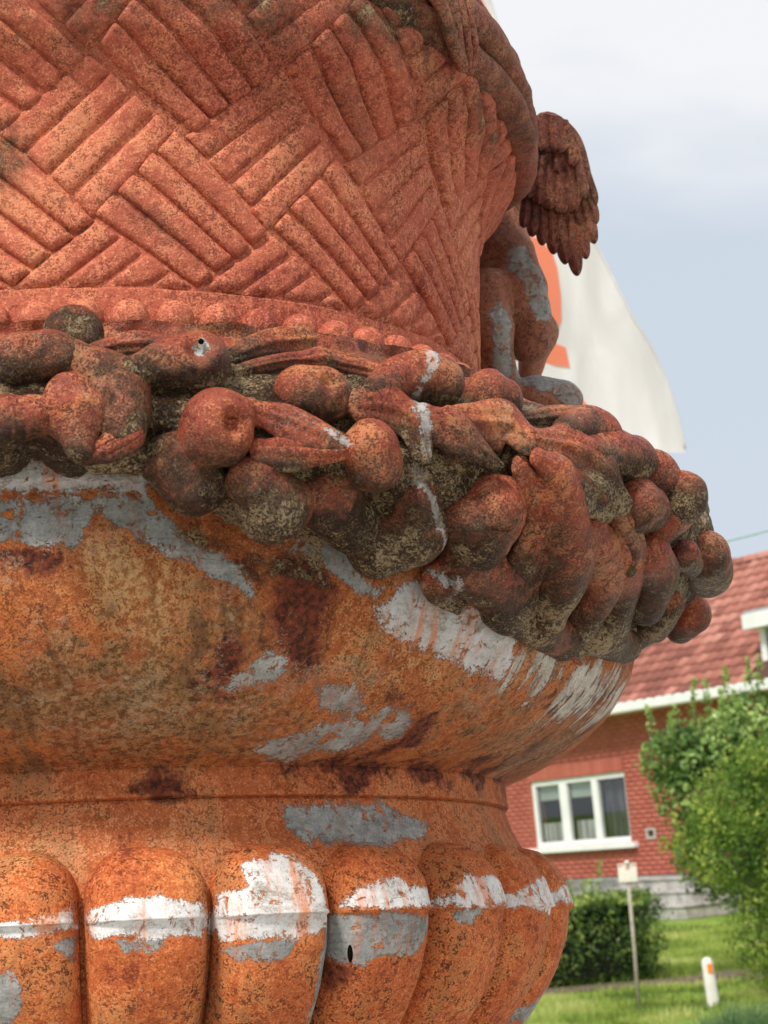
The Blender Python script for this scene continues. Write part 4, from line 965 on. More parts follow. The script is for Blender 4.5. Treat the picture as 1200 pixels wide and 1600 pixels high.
def make_wing(w, shift=np.zeros(3)):
    vs, fs, off = [], [], 0
    def add(v, f):
        nonlocal off
        vs.append(v); fs.append(f+off); off += len(v)
    nrm = np.array(w['n'])
    for (rt_, tp, wd, lf) in w['feathers']:
        add(*feather(np.array(rt_)+shift, np.array(tp)+shift, wd, nrm, lift=lf))
    lead = [np.array(p[:3])+shift for p in w['lead']]
    v, f, _, _ = sweep(lead, [p[3] for p in w['lead']], .8, out_dir=nrm, nr=16, nmid=24)
    add(v, f)
    V = np.concatenate(vs); F = np.concatenate(fs)
    V = V + nrm*(fbm(V, 30, 2, 3)*.002)[:, None]
    at = {k: np.zeros(len(V)) for k in ('grey', 'white', 'drip', 'maroon', 'ochre')}
    at['crust_shade'] = np.clip(.1+fbm(V, 9, 3, 2)*.7, 0, .8)
    o = mesh_obj('wing', V, F, M_WING, cherub, True, at); add_uv(o)
    return o
make_wing(CHERUB['wing'])
make_wing(CHERUB['wing'], np.array(CHERUB['shift2']))

# ================================================================ THE PLACE ROUND IT
def simple(name, col, rough=.7, var=.0, scale=20, bump=0.0, spec=.3, col2=None, detail=5):
    s = NT(name); co = s.coord()
    c = col
    nrm = None
    if var or col2:
        nz = s.noise(co, scale, detail, .6)
        c2 = col2 if col2 else tuple(x*(1-var) for x in col)
        c = s.ramp(nz, [(.38, c2), (.62, col)])
        if bump: nrm = s.bump(nz, bump, .01)
    return s.bsdf(c, rough, nrm, spec=spec)

# stone block that carries the urn (below the picture)
bb = Boxes().box((0, 0, .42), (.86, .86, .80)).box((0, 0, .05), (1.0, 1.0, .12)).box((0, 0, .83), (.96, .96, .07))
ped = bb.build('pedestal', simple('grey_stone', (.34, .33, .31), .85, .35, 8, .3), None, bevel=.01)
ped.location = (AX.translation.x+.03, AX.translation.y+.035, .0)
tag(ped, 'square grey stone block under the rusty urn', 'pedestal')

# ground --------------------------------------------------------------
s = NT('lawn_ground')
co = s.coord()
a = s.noise(co, 1.3, 5, .6); b = s.noise(co, 9, 6, .65); c = s.noise(co, 90, 4, .7)
g = s.ramp(s.math('MULTIPLY_ADD', a, .35, s.math('MULTIPLY_ADD', b, .35, s.math('MULTIPLY', c, .3))),
           [(.40, (.10, .16, .03)), (.5, (.20, .31, .05)), (.60, (.34, .42, .10))])
s.bsdf(g, .9, s.bump(c, .6, .02), spec=.1)
M_LAWN = s.m
N_ = 60
gx = np.linspace(-1, 1, N_); gx = np.sign(gx)*np.abs(gx)**2.5*900
X, Y = np.meshgrid(gx, gx, indexing='ij')
Pg = np.stack([X, Y+20, np.zeros_like(X)], -1).reshape(-1, 3)
ground = mesh_obj('ground', Pg, grid_faces(N_, N_), M_LAWN, None, True)
tag(ground, kind='structure')

# unseen pale paving up to the lawn's edge, added to bounce fill under the urn
s = NT('bounce_concrete'); co = s.coord()
a = s.noise(co, .8, 5, .6); b = s.noise(co, 40, 5, .7)
s.bsdf(s.ramp(s.math('MULTIPLY_ADD', a, .5, s.math('MULTIPLY', b, .5)), [(.38, (.34, .32, .29)), (.62, (.52, .49, .45))]), .9, s.bump(b, .3, .01), spec=.15)
pv = Boxes().box((0, -4.0, -.048), (60, 33.0, .106)).build('bounce_paving', s.m, None)
tag(pv, kind='structure')

# bare soil strip along the hedge
s = NT('bare_soil'); co = s.coord()
a = s.noise(co, 14, 6, .7); b = s.noise(co, 60, 4, .7)
s.bsdf(s.ramp(s.math('MULTIPLY_ADD', a, .5, s.math('MULTIPLY', b, .5)), [(.4, (.07, .05, .035)), (.52, (.19, .15, .11)), (.62, (.32, .27, .20))]), .95, s.bump(b, .8, .02), spec=.05)
M_SOIL = s.m
n_ = 60; tt = np.linspace(0, 1, n_)
cx = -2.2+tt*6.2; cy = 19.05-.42*(cx-1.2)*.35
wv = .36+.14*np.sin(tt*17)+.07*np.sin(tt*41)
top = np.stack([cx, cy+wv+.12, np.full(n_, .010)], -1); bot = np.stack([cx, cy-wv*.9-.10, np.full(n_, .010)], -1); mid = np.stack([cx, cy, np.full(n_, .028)], -1)
soil = mesh_obj('soil_strip', np.concatenate([bot, mid, top]).reshape(3, n_, 3).transpose(1, 0, 2).reshape(-1, 3), grid_faces(n_, 3), M_SOIL)
tag(soil, kind='structure')

# grass blades ---------------------------------------------------------
def leafmat(name, dark, mid, light, trans=.35, rough=.55):
    s = NT(name)
    t = s.attr('tint')
    col = s.ramp(t, [(0, dark), (.5, mid), (1, light)])
    d = s.n('ShaderNodeBsdfPrincipled'); s.set(d.inputs['Base Color'], col)
    d.inputs['Roughness'].default_value = rough; d.inputs['Specular IOR Level'].default_value = .25
    tr = s.n('ShaderNodeBsdfTranslucent'); s.set(tr.inputs[0], col)
    m = s.n('ShaderNodeMixShader'); m.inputs[0].default_value = trans
    s.t.links.new(d.outputs[0], m.inputs[1]); s.t.links.new(tr.outputs[0], m.inputs[2])
    o = s.n('ShaderNodeOutputMaterial'); s.t.links.new(m.outputs[0], o.inputs[0])
    return s.m

def blades(name, base, h, w, mat, lean=.5, seed=0, tint=None, parent=None):
    r = np.random.default_rng(seed); n = len(base)
    a = r.uniform(0, 2*np.pi, n); d = np.stack([np.cos(a), np.sin(a), np.zeros(n)], -1)
    a2 = r.uniform(0, 2*np.pi, n); l = np.stack([np.cos(a2), np.sin(a2), np.zeros(n)], -1)*(r.uniform(0, lean, n)*h)[:, None]
    w_ = (w*r.uniform(.6, 1.3, n))[:, None]
    up_ = np.stack([np.zeros(n), np.zeros(n), h], -1)
    V = np.stack([base-d*w_, base+d*w_, base+d*w_*.7+up_*.6+l*.4, base-d*w_*.7+up_*.6+l*.4, base+up_+l], 1).reshape(-1, 3)
    i = np.arange(n)*5
    F = [tuple(q) for q in np.stack([i, i+1, i+2, i+3], -1)] + [tuple(q) for q in np.stack([i+3, i+2, i+4], -1)]
    t = (r.uniform(0, 1, n) if tint is None else tint)
    return mesh_obj(name, V, F, mat, parent, False, {'tint': np.repeat(t, 5)})

M_GRASS = leafmat('grass_blade', (.13, .20, .040), (.38, .48, .10), (.68, .68, .28), .5)
r = np.random.default_rng(3)
nb_ = 70000
by = 14.3+12*r.uniform(0, 1, nb_)**1.6
bx = r.uniform(.02, .24, nb_)*by
base = np.stack([bx, by, np.zeros(nb_)], -1)
yy = 19.05-.42*(bx-1.2)*.35
on_soil = np.abs(by-yy) < .36+.14*np.sin((bx+2.2)/6.2*17)+.2*fbm(base, 2, 3, 2)
litter = (fbm(base, .9, 31, 3) > .28) & (by < 19)
keep = ~(on_soil | litter) | (r.uniform(0, 1, nb_) < .12)
base = base[keep]
ti = np.clip(.5+fbm(base, 1.2, 4, 3)*.9+r.normal(0, .16, len(base)), 0, 1)
gr_ = blades('grass', base, r.uniform(.03, .085, len(base))*(1+fbm(base, 2.2, 8, 2)*.7), .0045, M_GRASS, .7, 5, ti)
tag(gr_, 'short bright green lawn grass between the urn and the red house', 'grass', kind='stuff')

M_TUFT = leafmat('tuft_blade', (.06, .13, .05), (.16, .28, .10), (.34, .46, .22), .4)
for (tx, ty, hh, sp_, nn_, sd_, lb) in ((2.02, 13.6, .30, .23, 2600, 1, 'tall blue green grass tuft in the bottom right corner by the marker post'),
                                       (1.72, 13.4, .20, .18, 1300, 2, 'lower pale green grass tuft left of the taller tuft in the bottom right corner')):
    q = r.normal(0, 1, (nn_, 2))*sp_
    base = np.stack([tx+q[:, 0], ty+q[:, 1], np.zeros(nn_)], -1)
    hb = hh*np.exp(-(q**2).sum(1)/(2*(sp_*1.5)**2))*r.uniform(.5, 1.1, nn_)
    o = blades('grass_tuft', base, hb, .004, M_TUFT, 1.1, 11+sd_)
    tag(o, lb, 'grass tuft')

# foliage ---------------------------------------------------------------
def leaves(name, cen, nrm, size, mat, tint, parent, seed=0, aspect=.5):
    r = np.random.default_rng(seed); n = len(cen)
    nrm = nrm/np.linalg.norm(nrm, axis=1, keepdims=True)
    q = r.normal(0, 1, (n, 3)); d = q-nrm*(q*nrm).sum(1, keepdims=True); d /= np.linalg.norm(d, axis=1, keepdims=True)
    e_ = np.cross(nrm, d)
    s_ = (size*r.uniform(.6, 1.25, n))[:, None]
    V = np.stack([cen-d*s_, cen+e_*s_*aspect+nrm*s_*.12, cen+d*s_-nrm*s_*.1, cen-e_*s_*aspect+nrm*s_*.12], 1).reshape(-1, 3)
    F = np.arange(n*4).reshape(n, 4)
    return mesh_obj(name, V, F, mat, parent, False, {'tint': np.repeat(np.clip(tint, 0, 1), 4)})

def crown(blobs, n, seed):
    """points in the outer part of a union of ellipsoids: (centre, radii)"""
    r = np.random.default_rng(seed)
    vol = np.array([b[1][0]*b[1][1]*b[1][2] for b in blobs])**.67; k = r.choice(len(blobs), n, p=vol/vol.sum())
    c = np.array([b[0] for b in blobs])[k]; R = np.array([b[1] for b in blobs])[k]
    d = r.normal(0, 1, (n, 3)); d /= np.linalg.norm(d, axis=1, keepdims=True)
    q = r.uniform(.25, 1.0, n)**.45*(1+r.normal(0, .05, n))
    P = c+d*R*q[:, None]
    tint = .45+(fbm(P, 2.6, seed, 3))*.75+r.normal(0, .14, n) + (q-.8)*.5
    return P, d+r.normal(0, .7, (n, 3)), tint

def limbs(name, base, tips, r0_, mat, parent, seed):
    rr = random.Random(seed); b = Boxes()
    base = Vector(base)
    fork = base+Vector((0, 0, (tips[0][2]-base.z)*.25))
    b.tube([base, base.lerp(fork, .5)+Vector((rr.uniform(-.03, .03), rr.uniform(-.03, .03), 0)), fork], [r0_, r0_*.85, r0_*.7])
    for t in tips:
        t = Vector(t); m_ = fork.lerp(t, .5)+Vector((rr.uniform(-.1, .1), rr.uniform(-.1, .1), rr.uniform(0, .15)))
        b.tube([fork, m_, t], [r0_*.55, r0_*.3, r0_*.08], 6)
    return b.build(name, mat, parent, True)

M_BARK = simple('bark', (.16, .12, .09), .9, .5, 30, .5)
M_LEAFD = leafmat('leaf_dark', (.035, .080, .022), (.12, .22, .050), (.40, .54, .16), .3, .35)
M_LEAFY = leafmat('leaf_yellow_green', (.040, .085, .018), (.16, .28, .040), (.56, .62, .12), .4)
M_LEAFH = leafmat('leaf_hedge', (.030, .070, .018), (.12, .21, .048), (.42, .52, .14), .35, .4)

def shoots(tips, r, n=30, ln=.35):
    P, N, T = [], [], []
    for t in tips:
        t = np.array(t); d = np.array([r.normal(0, .14), r.normal(0, .14), 1.0]); d /= np.linalg.norm(d)
        L_ = ln*r.uniform(.6, 1.2)
        for k in range(n):
            u = r.uniform(0, 1); off = r.normal(0, .035*(1.2-u), 3)
            P.append(t+d*L_*u+off); N.append(r.normal(0, 1, 3)+d*.3); T.append(.62+.3*u+r.normal(0, .1))
    return np.array(P), np.array(N), np.array(T)

# dark privet-like tree behind
tr = empty('leafy_tree', (3.15, 19.2, 0))
tag(tr, 'dark green broadleaf tree with upright shoots in front of the white gutter', 'tree')
blobs = [((-.30, 0, 1.75), (.62, .6, .62)), ((.12, 0, 2.05), (.55, .5, .52)), ((.45, .1, 1.6), (.7, .6, .7)), ((-.62, -.05, 2.0), (.34, .35, .34)), ((-.2, 0, 1.1), (.6, .5, .5)), ((.9, 0, 2.1), (.6, .5, .5))]
P, N, T = crown(blobs, 20000, 21)
rr_ = np.random.default_rng(5)
tips = [(-.82, 0, 2.15), (-.62, 0, 2.2), (-.45, 0, 2.3), (-.28, 0, 2.3), (-.10, 0, 2.4), (.05, 0, 2.45), (.2, 0, 2.5), (.42, 0, 2.4), (.6, 0, 2.45), (.8, 0, 2.5), (-.95, 0, 1.9), (-.7, -.3, 2.0), (0, -.4, 2.2), (.3, -.4, 2.25), (-.2, -.4, 2.15)]
P2, N2, T2 = shoots(tips, rr_, 60, .42)
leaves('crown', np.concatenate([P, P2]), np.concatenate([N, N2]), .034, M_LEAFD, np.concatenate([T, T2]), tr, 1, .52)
limbs('trunk', (0, 0, 0), [(-.5, 0, 2.0), (-.1, 0, 2.4), (.3, .1, 2.3), (.6, 0, 2.1), (-.3, 0, 1.4), (.9, 0, 2.3)], .06, M_BARK, tr, 3)

# bright bush in front
tr = empty('garden_bush', (2.98, 16.5, 0))
tag(tr, 'big yellow green feathery bush at the right edge, beside the white marker post', 'bush')
blobs = [((-.30, 0, 1.52), (.48, .5, .42)), ((.25, 0, 1.72), (.62, .6, .5)), ((-.48, 0, 1.18), (.42, .45, .34)), ((-.08, 0, .85), (.50, .5, .40)), ((.12, 0, .52), (.74, .6, .56)), ((.08, -.1, .3), (.62, .5, .34)), ((.6, 0, 1.0), (.75, .7, .75)), ((-.58, -.1, 1.38), (.26, .26, .18)), ((-.2, -.15, 1.85), (.3, .3, .2))]
P, N, T = crown(blobs, 42000, 33)
tips = [(-.85+.12*k+.03*(k % 3), -.1*(k % 2), 1.30+.10*k-.004*k*k) for k in range(12)] + [(-.9, 0, 1.15), (-.98, 0, 1.22)]
P2, N2, T2 = shoots(tips, rr_, 70, .22)
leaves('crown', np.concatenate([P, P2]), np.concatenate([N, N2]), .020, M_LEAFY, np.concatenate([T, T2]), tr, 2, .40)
limbs('trunk', (0, 0, 0), [(-.6, 0, 1.3), (-.3, 0, 1.6), (.2, 0, 1.8), (.6, 0, 1.5), (-.4, 0, .8)], .05, M_BARK, tr, 4)

# clipped hedge
tr = empty('clipped_hedge', (.75, 19.55, 0))
tag(tr, 'low clipped dark green hedge beside the thin sign pole, running behind the ribbed urn belly', 'hedge')
n = 26000
q = r.uniform(-1, 1, (n, 3)); k = r.integers(0, 3, n)
face = np.where(r.uniform(0, 1, n) < .5, -1, 1)
for a_ in range(3):
    m = k == a_; q[m, a_] = face[m]*r.uniform(.78, 1.03, m.sum())
q[:, 2] = np.where(k == 2, np.abs(q[:, 2]), q[:, 2])
P = q*np.array([1.62, .42, .39])*(1+fbm(q, 2.2, 12, 3)[:, None]*.16)+np.array([-.25, 0, .41])+r.normal(0, .018, (n, 3))
P[:, 2] += fbm(P, 2.5, 3, 2)*.07*(q[:, 2] > .5)
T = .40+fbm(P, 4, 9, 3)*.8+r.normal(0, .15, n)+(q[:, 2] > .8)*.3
tips = [(-.20+.11*k_, -.2, .76) for k_ in range(9)]
P2, N2, T2 = shoots(tips, rr_, 10, .14)
P3_, N3, T3 = shoots([(.86, -.2, .80), (.93, -.2, .86), (.62, -.2, .76), (.78, -.2, .74)], rr_, 34, .30)
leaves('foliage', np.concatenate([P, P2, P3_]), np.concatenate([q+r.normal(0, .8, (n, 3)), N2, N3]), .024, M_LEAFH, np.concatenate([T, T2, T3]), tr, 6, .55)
bb = Boxes()
for k_ in range(12): bb.tube([(-1.75+k_*.27, 0, 0), (-1.75+k_*.27+.03, 0, .4), (-1.70+k_*.27, .05, .70)], [.02, .014, .005], 5)
bb.build('stems', M_BARK, tr)
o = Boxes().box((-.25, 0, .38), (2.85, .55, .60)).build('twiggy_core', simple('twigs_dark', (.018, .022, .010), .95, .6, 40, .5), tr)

# pole with square sign -------------------------------------------------
pole = empty('sign_pole', (1.645, 16.54, 0), (0, rad(1.4), 0))
tag(pole, 'thin pale pole with a small faded square sign in front of the clipped hedge', 'sign')
M_PALE = simple('faded_wood', (.46, .40, .33), .8, .3, 25, .2)
M_SIGN = simple('faded_sign_face', (.80, .74, .66), .7, .12, 14, 0)
M_PINK = simple('faded_pink_print', (.72, .36, .32), .7, .3, 60, 0)
Boxes().tube([(0, 0, 0), (.004, 0, .55), (0, 0, 1.06)], [.017, .016, .015], 10).build('pole', M_PALE, pole, True)
b = Boxes().box((0, -.024, 1.085), (.152, .012, .150))
board = b.build('sign_board', M_SIGN, pole, bevel=.004)
b = Boxes(); b.box((-.055, -.0335, 1.148), (.035, .003, .014)); b.box((.055, -.0335, 1.148), (.035, .003, .014)); b.box((0, -.0335, 1.125), (.030, .0034, .018))
b.build('faded_print', M_PINK, board)
bm_ = Boxes(); bm_.tube([(0, -.028, 1.158), (0, -.028, 1.182)], [.026, .012], 10); bm_.build('cap', M_SIGN, pole, True)

# white marker post ------------------------------------------------------
mp_ = empty('marker_post', (2.205, 16.28, 0), (0, rad(-2.5), 0))
tag(mp_, 'short white plastic marker post with an orange reflector on the lawn', 'post')
nr, pf = 20, [(-.02, .050), (.0, .050), (.30, .047), (.335, .046), (.36, .041), (.378, .030), (.386, .014), (.388, .001)]
V = [(r_*math.cos(w)*1.0, r_*math.sin(w)*.7, z_) for z_, r_ in pf for w in np.linspace(0, 2*math.pi, nr, endpoint=False)]
F = [(i*nr+j, i*nr+(j+1) % nr, (i+1)*nr+(j+1) % nr, (i+1)*nr+j) for i in range(len(pf)-1) for j in range(nr)]
mesh_obj('post', np.array(V), F, simple('white_plastic', (.78, .76, .70), .5, .12, 9), mp_)
s = NT('orange_reflector'); s.bsdf((.85, .22, .02), .25, spec=.6)
Boxes().box((.010, -.0345, .300), (.040, .006, .075)).build('reflector', s.m, mp_, bevel=.003)

# cable in the sky -------------------------------------------------------
A0, A1 = np.array([2.40, 14.0, 3.36]), np.array([2.65, 14.0, 3.40])
dv = (A1-A0)
pts = [A0+dv*t+np.array([0, 0, .0035*(t-.5)**2]) for t in np.linspace(-26, 30, 60)]
wire = Boxes().tube(pts, .0045, 6).build('overhead_cable', simple('green_cable', (.14, .34, .20), .5), None, True)
tag(wire, 'thin green cable strung across the sky above the tiled roof', 'cable')

# ---------------------------------------------------------------- flag
fl = empty('banner_flag', (0, 9.0, 0))
tag(fl, 'tall white banner flag with orange red letters flying behind the urn', 'flag')
s = NT('banner_cloth'); co = s.coord()
wv_ = s.noise(s.mapv(co, (1, 1, .35)), 5, 4, .5, .6)
fab = s.noise(co, 700, 2, .5)
col = s.ramp(wv_, [(.35, (.74, .73, .71)), (.65, (.86, .85, .84))])
d = s.n('ShaderNodeBsdfPrincipled'); s.set(d.inputs['Base Color'], col); d.inputs['Roughness'].default_value = .8; s.set(d.inputs['Normal'], s.bump(wv_, .5, .03))
t_ = s.n('ShaderNodeBsdfTranslucent'); s.set(t_.inputs[0], col)
m = s.n('ShaderNodeMixShader'); m.inputs[0].default_value = .45
s.t.links.new(d.outputs[0], m.inputs[1]); s.t.links.new(t_.outputs[0], m.inputs[2])
o = s.n('ShaderNodeOutputMaterial'); s.t.links.new(m.outputs[0], o.inputs[0]); M_CLOTH = s.m
s = NT('banner_print')
d = s.n('ShaderNodeBsdfPrincipled'); d.inputs['Base Color'].default_value = (.90, .30, .17, 1); d.inputs['Roughness'].default_value = .75
t_ = s.n('ShaderNodeBsdfTranslucent'); t_.inputs[0].default_value = (.92, .34, .20, 1)
m = s.n('ShaderNodeMixShader'); m.inputs[0].default_value = .45
s.t.links.new(d.outputs[0], m.inputs[1]); s.t.links.new(t_.outputs[0], m.inputs[2])
o = s.n('ShaderNodeOutputMaterial'); s.t.links.new(m.outputs[0], o.inputs[0]); M_PRINT = s.m
EDGE = FLAGD['edge']      # right-hand edge, (x, z) from top to bottom, metres
ez = np.array([p[1] for p in EDGE])[::-1]; exx = np.array([p[0] for p in EDGE])[::-1]
x0_, zb0, zb1 = FLAGD['left'], FLAGD['bottom'], FLAGD['top']
def billow(x, z): return .05*np.sin(x*5.2+z*1.3)+.025*np.sin(x*13+z*2.1)+.02*np.sin(z*3-x*2)
nz_, nx_ = 150, 60
zz = np.linspace(zb0, zb1, nz_); uu = np.linspace(0, 1, nx_)
Z, U_ = np.meshgrid(zz, uu, indexing='ij')
Xr = np.interp(Z, ez, exx)
low = FLAGD['corner']
X_ = x0_+(Xr-x0_)*U_
Zs = Z - .03*np.sin(U_*7)*np.clip((zb0+.6-Z)/.6, 0, 1) - .0
Yb = billow(X_, Z)
front_ = np.stack([X_, Yb-.0006, Zs], -1).reshape(-1, 3); back_ = np.stack([X_, Yb+.0006, Zs], -1).reshape(-1, 3)
Fq = grid_faces(nz_, nx_); nF = len(front_)
mesh_obj('cloth', np.concatenate([front_, back_]), np.concatenate([Fq, Fq[:, ::-1]+nF]), M_CLOTH, fl)
# hem along the right edge
hem = Boxes().tube([(np.interp(z_, ez, exx), float(billow(np.interp(z_, ez, exx), z_)), z_) for z_ in np.linspace(zb0, zb1, 90)], .006, 6).build('hem', M_CLOTH, fl, True)
for pts in FLAGD['print']:
    # fill polygon with a grid clipped to its outline by triangulation
    bmq = bpy.data.meshes.new('lettering')
    P3v = [Vector((a_, 0, c_)) for a_, c_ in pts]
    from mathutils.geometry import tessellate_polygon, delaunay_2d_cdt
    xs = np.array([p[0] for p in pts]); zs_ = np.array([p[1] for p in pts])
    inner = []
    for gx_ in np.arange(xs.min(), xs.max(), .03):
        for gz_ in np.arange(zs_.min(), zs_.max(), .03):
            if sd_poly(np.array([gx_]), np.array([gz_]), list(pts))[0] > .012: inner.append(Vector((gx_, gz_)))
    co2 = [Vector(p) for p in pts]+inner
    ed_ = [(i, (i+1) % len(pts)) for i in range(len(pts))]
    vo, eo, fo, *_ = delaunay_2d_cdt(co2, ed_, [], 1, 1e-6)
    V = np.array([(v.x, float(billow(v.x, v.y))-.005, v.y) for v in vo])
    mesh_obj('lettering', V, [tuple(f) for f in fo], M_PRINT, fl)
Boxes().tube([(x0_-.02, .03, 0), (x0_-.02, .03, 3.2), (x0_-.02, .03, zb1+.2)], [.03, .028, .02], 12).build('pole', simple('alu_pole', (.6, .6, .6), .4), fl, True)

# ---------------------------------------------------------------- house
# local x runs along the front to the right, local y into the house, z up
HU = Vector((0.52547165, -0.85081111, 0)); HN = Vector((0.85081111, 0.52547165, 0))
HM = Matrix(((HU.x, HN.x, 0, 3.75226877), (HU.y, HN.y, 0, 30.40389113), (0, 0, 1, 0), (0, 0, 0, 1)))
house = empty('brick_house'); house.matrix_world = HM
tag(house, 'single storey red brick house with tiled roof, white gutter and dormer', 'house')
s = NT('red_brick'); co = s.coord()
a = s.noise(co, 2.2, 4, .6); b = s.noise(co, 16, 5, .6); t_ = s.attr('tint')
v = s.math('MULTIPLY_ADD', a, .45, s.math('MULTIPLY_ADD', b, .35, s.math('MULTIPLY', t_, .20)))
s.bsdf(s.ramp(v, [(.32, (.38, .105, .078)), (.5, (.43, .125, .092)), (.68, (.49, .150, .112))]), .85, spec=.15); M_BRICK = s.m
M_MORT = simple('mortar_reddish', (.44, .150, .112), .95, .2, 12)
M_WHITE = simple('white_paint', (.80, .80, .80), .45, .08, 3)
M_PLINTH = NT('plinth_render'); s = M_PLINTH; co = s.coord()
a = s.noise(s.mapv(co, (.6, 1, 7)), 1.6, 5, .6, .4); b = s.noise(co, 14, 5, .6)
s.bsdf(s.ramp(s.math('MULTIPLY_ADD', a, .7, s.math('MULTIPLY', b, .3)), [(.38, (.13, .125, .125)), (.5, (.27, .26, .26)), (.6, (.42, .41, .40))]), .9, s.bump(b, .4, .02), spec=.1); M_PLINTH = s.m

X0, X1 = -9.0, 6.5       # the front's ends
WX0, WX1, WZ0, WZ1 = -3.43, -.93, 1.08, 2.15
DX0, DX1, DZ1 = .30, 1.30, 2.30
# wall with openings for window and door: butted slabs
b = Boxes()
TH_ = .24; y0 = .005
def wb(x0, x1, z0, z1): b.box(((x0+x1)/2, y0+TH_/2, (z0+z1)/2), (x1-x0, TH_, z1-z0))
wb(X0, WX0, .565, 3.0); wb(WX0, WX1, .565, WZ0); wb(WX0, WX1, WZ1, 3.0); wb(WX1, DX0, .565, 3.0); wb(DX0, DX1, DZ1, 3.0); wb(DX1, X1, .565, 3.0)
for (cx_, cy_, dx_, dy_) in ((X0+.12, 3.9, .24, 7.3), (X1-.12, 3.9, .24, 7.3), (-1.25, 7.55, 15.5, .24)):
    b.box((cx_, cy_+.012+.12, 1.5), (dx_, dy_-.12, 3.0))
wall = b.build('wall', M_MORT, house)
# bricks in view, laid in running bond, one joined piece
BV, BF, BT = [], [], []
bh, bw, jt = .062, .207, .008
r = np.random.default_rng(9)
row = 0; z_ = .570; off = 0
brk = []
while z_ < 2.97:
    x_ = -4.9 + (row % 2)*(bw+jt)/2
    while x_ < 3.2:
        a0, a1, c0, c1 = x_, x_+bw, z_, z_+bh
        segs = [(a0, a1)]
        for (ox0, ox1, oz0, oz1) in ((WX0-.005, WX1+.005, WZ0-.09, WZ1+.22), (DX0, DX1, .0, DZ1), (-.53, -.31, 1.10, 1.27)):
            if c1 > oz0 and c0 < oz1:
                ns = []
                for p, q_ in segs:
                    if q_ <= ox0 or p >= ox1: ns.append((p, q_))
                    else:
                        if p < ox0-.02: ns.append((p, ox0))
                        if q_ > ox1+.02: ns.append((ox1, q_))
                segs = ns
        for p, q_ in segs: brk.append((p, q_, c0, c1))
        x_ += bw+jt
    z_ += bh+jt; row += 1
brk = np.array(brk); nbk = len(brk)
pr = r.uniform(.0, .002, nbk)
C8 = []
for sx in (0, 1):
    for sy in (0, 1):
        for sz in (0, 1):
            C8.append(np.stack([brk[:, sx], np.where(sy, .016, -.0-pr), brk[:, 2+sz]], -1))
V = np.stack(C8, 1).reshape(-1, 3)
i8 = np.arange(nbk)[:, None]*8
F = np.concatenate([i8+np.array(q) for q in ((0, 4, 5, 1), (2, 3, 7, 6), (0, 2, 6, 4), (1, 5, 7, 3), (0, 1, 3, 2), (4, 6, 7, 5))])
o = mesh_obj('brickwork', V, F, M_BRICK, wall, False, {'tint': np.repeat(r.uniform(0, 1, nbk), 8)})
tag(o, kind='stuff')
# soldier course over the window
for k in range(24):
    Boxes().box((WX0+.052+k*.104, -.001, WZ1+.11), (.094, .03, .205)).build('lintel_brick', M_BRICK, wall)
    at_ = wall.children[-1].data.attributes.new('tint', 'FLOAT', 'POINT'); at_.data.foreach_set('value', np.full(8, random.random(), np.float32))
# recessed lintel line and pilaster joints
# plinth of blocks
b = Boxes(); b.box(((X0+DX0)/2, .10, .282), (DX0-X0, .26, .565)); b.box(((DX1+X1)/2, .10, .282), (X1-DX1, .26, .565))
pl = b.build('plinth', M_PLINTH, house)
b = Boxes()
for z_ in (.14, .29, .44): b.box((-3.2, -.033, z_), (6.8, .006, .022))
b.build('ledge_line', M_PLINTH, pl)
# raised terrace step right of the plinth
M_STEP = simple('pale_step_stone', (.50, .48, .45), .9, .45, 5, .3)
for k_, (zt_s, dpt) in enumerate(((.175, 1.15), (.35, .80), (.52, .45))):
    Boxes().box((.35-.08*k_, -dpt/2, zt_s-.0875), (2.5-.3*k_, dpt, .172)).build('doorstep', M_STEP, house, bevel=.012)
    Boxes().box((.35-.08*k_, -dpt/2-.012, zt_s+.008), (2.54-.3*k_, dpt+.024, .022)).build('step_edge', M_STEP, house, bevel=.004)
# door
dr = Boxes().box(((DX0+DX1)/2, .10, (DZ1+.565)/2), (DX1-DX0, .05, DZ1-.565+.3)).build('door', simple('door_brown_red', (.24, .075, .055), .6, .3, 5), house)
for k in range(7): Boxes().box((DX0+.07+k*.143, .068, 1.43), (.128, .018, 1.70)).build('door_board', simple('door_brown_red', (.24, .075, .055), .6, .3, 5) if k == 0 else dr.data.materials[0], dr)
Boxes().tube([(DX1-.12, .05, 1.45), (DX1-.12, .02, 1.45), (DX1-.22, .02, 1.45)], .012, 8).build('handle', M_WHITE, dr, True)
# window
win = empty('window', parent=house)
def wbx(name, x0, x1, z0, z1, y0_, y1_, mat, par, bev=.004):
    return Boxes().box(((x0+x1)/2, (y0_+y1_)/2, (z0+z1)/2), (x1-x0, y1_-y0_, z1-z0)).build(name, mat, par, bevel=bev)
fr_ = empty('x', parent=win); bpy.data.objects.remove(fr_)
b = Boxes(); fw = .085
b.box(((WX0+WX1)/2, .06, WZ1-fw/2), (WX1-WX0, .07, fw)); b.box(((WX0+WX1)/2, .06, WZ0+fw/2), (WX1-WX0, .07, fw))
b.box((WX0+fw/2, .0601, (WZ0+WZ1)/2), (fw, .07, WZ1-WZ0-2*fw)); b.box((WX1-fw/4, .0601, (WZ0+WZ1)/2), (fw/2, .07, WZ1-WZ0-2*fw))
M0, M1 = -2.585, -1.745
for mxx, w_ in ((M0, .20), (M1, .15)): b.box((mxx, .058, (WZ0+WZ1)/2), (w_, .075, WZ1-WZ0-2*fw-.002))
b.build('frame', M_WHITE, win, bevel=.006)
wbx('sill', WX0-.30, WX1+.17, WZ0-.085, WZ0-.002, -.09, .05, M_WHITE, win, .01)
s = NT('window_glass')
gl = s.n('ShaderNodeBsdfGlossy'); gl.inputs[0].default_value = (.9, .9, .9, 1); gl.inputs['Roughness'].default_value = .02
